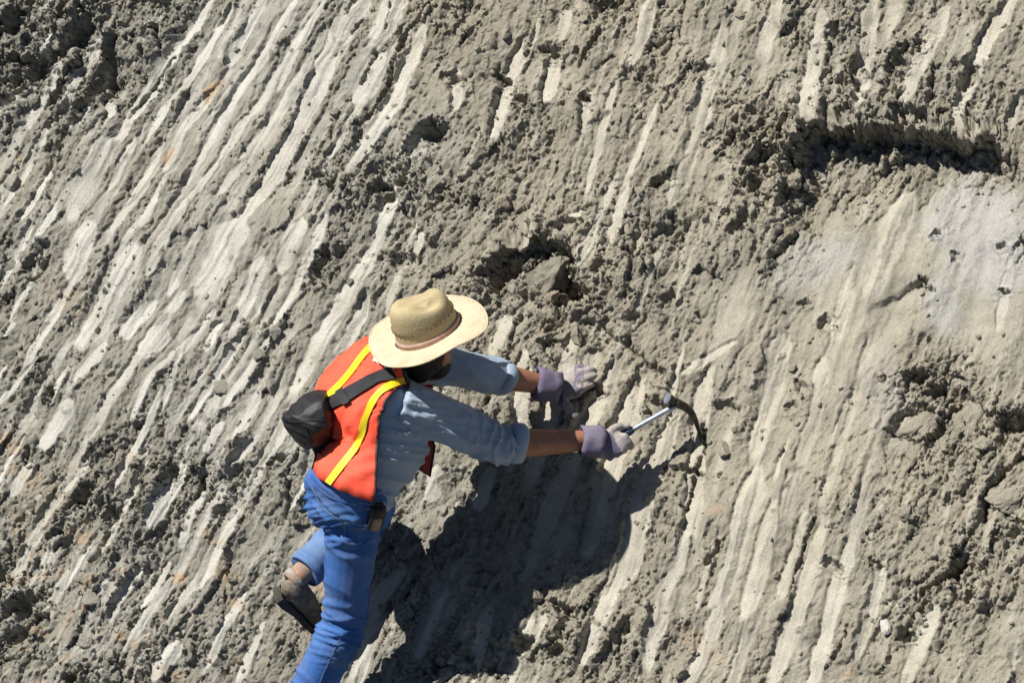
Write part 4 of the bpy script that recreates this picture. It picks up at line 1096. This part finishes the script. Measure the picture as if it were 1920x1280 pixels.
# ------------------------------------------------------------------ carried things
BAG = thing('shoulder_bag', 'black nylon bag hanging at the back of the person in the vest', 'bag', None)
bc = at(578, 786, .60)
bu = cdir(-.30, .92, .25).normalized(); br = cdir(.92, .38, -.1); br = (br - bu * br.dot(bu)).normalized(); bf = br.cross(bu)
def bag_ring(z, w, d, n=28, sx=0):
    r_ = []
    for k in range(n):
        a = 2 * math.pi * k / n; c_, s_ = math.cos(a), math.sin(a)
        r_.append(bc + bu * z + br * (math.copysign(abs(c_) ** .55, c_) * w + sx) + bf * (math.copysign(abs(s_) ** .6, s_) * d))
    return r_
OUT = [(526,783),(548,760),(573,739),(594,733),(613,733),(622,765),(630,800),(623,822),(600,834),(574,841),(556,826),(540,806)]
ccx, ccy = 584, 788
def bring(t, k, dx=0, dy=0): return [at(ccx + (x - ccx) * k + dx, ccy + (y - ccy) * k + dy, t) for x, y in OUT]
BM = fuse('pouch', [loft([bring(.46, .80), bring(.475, .97), bring(.52, 1.0), bring(.56, .95, -2, 1), bring(.615, .55, 8, -6), bring(.628, .25, 14, -10)])], 0.0045, M_BLACK, BAG, 3,
    lambda c, n: 0.005 * ridged(c, (np.array(br) * 13 + np.array(bu) * 15, np.array(bu) * 7, np.array(bf) * 8), 501) + 0.002 * perlin(c[:, 0] * 40, c[:, 2] * 40, 5))
BB = bvh_of(BM)
ribbon_on('seam', BB, [(532,786),(560,790),(590,786),(622,790)], 4, .003, M_WEB, BAG, .002)
ribbon_on('seam', BB, [(572,800),(580,820),(584,834)], 4, .003, M_WEB, BAG, .002)
# strap across the back, over the vest
VB2 = VB
ribbon_on('strap', VB, [(622,756),(650,742),(680,724),(705,710),(738,700)], 22, .010, M_WEB, BAG, .003)
v, f = loft([[at(605,770,.56), at(612,742,.56), at(612,742,.555), at(605,770,.555)], [at(628,766,.55), at(622,745,.55), at(622,745,.545), at(628,766,.545)]]); mesh_obj('strap_end', v, f, M_WEB, BAG, smooth=False)
ribbon_on('buckle', VB, [(640,748),(652,741)], 27, .014, M_BLACK, BAG, .005)
ribbon_on('lower_strap', VB, [(596,850),(604,834),(618,822)], 16, .008, M_WEB, BAG, .003)

PCH = thing('belt_pouch', 'small dark pouch with tan front clipped to the jeans waist', 'pouch', None)
q0 = on_surface(JB, 704, 968, .006)
if q0:
    pn = q0[1]; pu = (UPV - pn * UPV.dot(pn)).normalized(); prr = pu.cross(pn)
    def box(c, w, h, d, bev=.006):
        rr = []
        for z, k in ((0, 1.0), (d * .6, 1.0), (d, .86)):
            ring = []
            for j in range(24):
                a = 2 * math.pi * j / 24; cx, sx = math.cos(a), math.sin(a)
                ring.append(c + prr * (math.copysign(abs(cx) ** .4, cx) * w * k) + pu * (math.copysign(abs(sx) ** .4, sx) * h * k) + pn * z)
            rr.append(ring)
        return loft(rr)
    mesh_obj('case', *box(q0[0] + pu * .012, .026, .058, .022), M_BLACK, PCH)
    mesh_obj('front_panel', *box(q0[0] - pu * .004 + pn * .0215, .015, .033, .005), M_TAN, PCH)
    mesh_obj('belt_clip', *box(q0[0] + pu * .062 + pn * -.002, .014, .018, .010), M_WEB, PCH)

HAM = thing('rock_hammer', 'steel rock hammer gripped in the glove with its pick touching the clay', 'hammer', None)
v, f = tube([(HB, .013), (mid(HB, HH, .1), .0145), (mid(HB, HH, .3), .0135), (mid(HB, HH, .42), .0145), (mid(HB, HH, .45), .0125)], 14, 3, round_ends=True); mesh_obj('grip', v, f, M_GRIP, HAM)
v, f = tube([(mid(HB, HH, .43), .0115, .0095), (mid(HB, HH, .7), .011, .009), (HH, .013, .011)], 14, 2, side=hs); mesh_obj('shaft', v, f, M_STEEL, HAM)
TIP = onp(1310, 820, .003)
fc = HH + cdir(-.050, .026, .030)
tt = (TIP - HH).dot(-FWD)
v, f = tube([(HH - (HH - fc) * .2, .016, .018), (HH, .0155, .016), (HH + cdir(.022, -.010, tt * .15), .0135, .013), (HH + cdir(.042, -.028, tt * .35), .012, .0115), (HH + cdir(.060, -.062, tt * .7), .0085, .0085), (TIP, .003, .003)], 14, 4); PICK = mesh_obj('head', v, f, M_DARKSTEEL, HAM)
fc = HH + cdir(-.038, .018, .022)
v, f = tube([(HH + cdir(-.002, .001, .002), .014), (fc + (HH - fc) * .5, .0145), (fc + (HH - fc) * .40, .018), (fc + (HH - fc) * .04, .0185)], 8, 1, side=hs); mesh_obj('poll', v, f, M_DARKSTEEL, HAM, smooth=False)
v, f = tube([(fc + (HH - fc) * .06, .0190), (fc, .0180)], 8, 1, side=hs); mesh_obj('striking_face', v, f, M_STEEL, HAM, smooth=False)

# ------------------------------------------------------------------ loose clods and crumbs on the slope
def clod_mesh(name, seed, sub=1, flat=0.7, ncut=9):
    bm = bmesh.new(); bmesh.ops.create_icosphere(bm, subdivisions=sub, radius=1.0)
    rnd = random.Random(seed); o = Vector((rnd.uniform(-50, 50), rnd.uniform(-50, 50), rnd.uniform(-50, 50)))
    cuts = [Vector((rnd.gauss(0, 1), rnd.gauss(0, 1), rnd.gauss(0, 1))).normalized() for _ in range(ncut)]
    cd = [rnd.uniform(0.38, 0.8) for _ in cuts]
    sc = (rnd.uniform(.8, 1.35), rnd.uniform(.7, 1.1), rnd.uniform(.55, .9) * flat / .7)
    for v in bm.verts:
        p = v.co.copy()
        for c, k in zip(cuts, cd):
            e = p.dot(c) - k
            if e > 0: p -= c * e
        p *= 1 + 0.30 * mnoise.noise(p * 1.4 + o) + (0.16 * mnoise.noise(p * 3.4 + o) + 0.10 * mnoise.noise(p * 7.5 + o) if sub > 1 else 0)
        v.co = Vector((p.x * sc[0], p.y * sc[1], p.z * sc[2]))
    me = bpy.data.meshes.new(name); bm.to_mesh(me); bm.free()
    ca = me.color_attributes.new('soil', 'FLOAT_COLOR', 'POINT')
    return me
def paint(me, smear, rust, tone):
    n = len(me.vertices)
    a = np.tile(np.array([smear, rust, tone, 0.0], np.float32), n)
    me.color_attributes['soil'].data.foreach_set('color', a)
rng = np.random.default_rng(7)
UA, VA, RF, SM, HH_, TN = TF['UA'], TF['VA'], TF['R'], TF['smear'], TF['H'], TF['tone']
PLR = Matrix((E1, E2, NRM)).transposed()
def sample(n, umin, umax, vmin, vmax, power):
    u_ = rng.uniform(umin, umax, n); v_ = rng.uniform(vmin, vmax, n)
    i = np.clip(np.searchsorted(UA, u_), 1, len(UA) - 2); j = np.clip(np.searchsorted(VA, v_), 1, len(VA) - 2)
    keep = rng.uniform(0, 1, n) < np.clip((RF[j, i] / 1.9), 0, 1) ** power * (1 - 0.85 * SM[j, i])
    return u_[keep], v_[keep], HH_[j, i][keep], TN[j, i][keep], RF[j, i][keep]
cs = [uv(x, y) for x, y in ((-40, -40), (1960, -40), (-40, 1320), (1960, 1320))]
ub = (min(c[0] for c in cs), max(c[0] for c in cs)); vb = (min(c[1] for c in cs), max(c[1] for c in cs))

# single clods one can pick out: parts of the slope
protos = []
for k in range(14):
    me = clod_mesh('clod', 100 + k, 3); me.materials.append(SOIL)
    paint(me, rng.uniform(0, .12), 0.0 if k < 12 else 0.25, 0.1 if k % 2 else 0.85)
    protos.append(me)
cu, cv, ch, ct, crr = sample(1500, *ub, *vb, 1.6)
# rubble broken off under the upper ledge and in the hollow behind the hat
led = [(1410,345),(1450,320),(1490,290),(1515,262),(1545,255),(1575,262),(1600,270),(1640,275),(1665,268),(1700,270),(1480,330),(1440,350),(1530,285),(1620,250),(1740,270),(940,505),(985,500),(1010,530),(1050,520),(1075,575),(960,540),(1030,560),(1760,745),(1830,790),(1850,840),(1790,820)]
cu = np.concatenate([[uv(*p)[0] for p in led], cu]); cv = np.concatenate([[uv(*p)[1] for p in led], cv])
ch = np.concatenate([[height(*uv(*p)) for p in led], ch]); ct = np.concatenate([np.ones(len(led)), ct])
NCL = min(290, len(cu))
for k in range(NCL):
    r = 0.010 + 0.026 * rng.uniform() ** 2.5
    if k < len(led): r = rng.uniform(.018, .034)
    right = ct[k] > 0.45
    cand = [p for q, p in enumerate(protos) if (q % 2 == 0) == right]
    ob = bpy.data.objects.new('clod', cand[int(rng.integers(len(cand)))])
    R3 = PLR @ Matrix.Rotation(rng.uniform(0, 6.28), 3, 'Z') @ Matrix.Rotation(rng.uniform(-.5, .5), 3, 'X')
    M4 = R3.to_4x4() @ Matrix.Diagonal((r, r, r, 1)); M4.translation = ORG + E1 * cu[k] + E2 * cv[k] + NRM * (ch[k] + r * 0.15)
    link(ob, TERRAIN); ob.matrix_world = M4
# crumbs too many to count: one mass
base_ = [clod_mesh('c', 300 + k, 1) for k in range(10)]
bv = []; bf_ = []
for me in base_:
    a = np.empty(len(me.vertices) * 3, np.float32); me.vertices.foreach_get('co', a); bv.append(a.reshape(-1, 3))
    bf_.append(np.array([p.vertices[:] for p in me.polygons], np.int32)); bpy.data.meshes.remove(me)
su, sv, shh, stt, srr = sample(30000, *ub, *vb, 1.5)
P3 = np.array(PLR)
VV, FF, CC = [], [], []; off = 0
rr_ = 0.0030 + 0.0120 * rng.uniform(size=len(su)) ** 4.5
for k in range(len(su)):
    q = k % 10; a = rng.uniform(0, 6.28); c_, s_ = math.cos(a), math.sin(a)
    v = bv[q] * rr_[k]
    x = v[:, 0] * c_ - v[:, 1] * s_ + su[k]; y = v[:, 0] * s_ + v[:, 1] * c_ + sv[k]; z = v[:, 2] + shh[k] + rr_[k] * .2
    VV.append(np.stack([x, y, z], -1)); FF.append(bf_[q] + off); off += len(v)
    CC.append(np.tile(np.array([rng.uniform(0, .3), 0.6 if rng.uniform() < .02 else 0, stt[k], 0], np.float32), (len(v), 1)))
VV = np.concatenate(VV) @ P3.T + np.array(ORG); FF = np.concatenate(FF); CC = np.concatenate(CC)
me = bpy.data.meshes.new('soil_crumbs'); nt_ = len(FF)
me.vertices.add(len(VV)); me.loops.add(nt_ * 3); me.polygons.add(nt_)
me.vertices.foreach_set('co', VV.astype(np.float32).ravel()); me.loops.foreach_set('vertex_index', FF.ravel()); me.polygons.foreach_set('loop_start', np.arange(0, nt_ * 3, 3, dtype=np.int32))
me.color_attributes.new('soil', 'FLOAT_COLOR', 'POINT').data.foreach_set('color', CC.ravel()); me.update(calc_edges=True); me.materials.append(SOIL)
CR = link(bpy.data.objects.new('soil_crumbs', me), TERRAIN); CR['kind'] = 'stuff'
print('crumbs', len(su), 'clods', NCL, 'tris', nt_)

# a few lumps that stand out by themselves
def lump(name, label, cat, px, py, rx, ry, rz, ang, seed, col, lift=0.2, ncut=3):
    me = clod_mesh(name, seed, 4, 0.7, ncut); paint(me, *col); me.materials.append(SOIL)
    ob = bpy.data.objects.new(name, me); COL.objects.link(ob)
    u_, v_ = uv(px, py); R3 = PLR @ Matrix.Rotation(math.radians(ang), 3, 'Z')
    M4 = R3.to_4x4() @ Matrix.Diagonal((rx / PXM, ry / PXM, rz / PXM, 1)); M4.translation = ORG + E1 * u_ + E2 * v_ + NRM * (height(u_, v_) + rz / PXM * lift)
    ob.matrix_world = M4
    tag(ob, label, cat); ob['kind'] = 'thing'
lump('clay_slab', 'flat tan clay slab wedged beside the deep crack at the right edge', 'slab', 1886, 930, 34, 26, 20, 20, 701, (.1, 0, .9))
lump('clay_lump', 'small round clay lump above the dark hole in the rubble', 'lump', 1783, 706, 13, 11, 12, 0, 702, (.3, 0, .8))
lump('clay_block', 'broad broken clay block in the rubble at the right', 'block', 1712, 792, 44, 30, 26, 10, 703, (.0, 0, .8), -.25)
lump('clay_chunk', 'angular clay chunk right of the broken block in the rubble', 'chunk', 1805, 795, 34, 40, 26, 50, 704, (.0, 0, .8), -.3)
lump('white_stone', 'small chalky white stone among tan crumbs at the lower right', 'stone', 1662, 1176, 9, 16, 9, 10, 705, (1, 0, .0), .4)
lump('dark_clod', 'dark round clod below the shadow of the person', 'clod', 832, 1258, 20, 18, 16, 10, 706, (0, 0, .5), .3)
lump('earth_block', 'large angular grey earth block in the dark hollow above the left glove', 'block', 1012, 512, 62, 40, 46, 35, 711, (0, 0, .55), .1, 8)
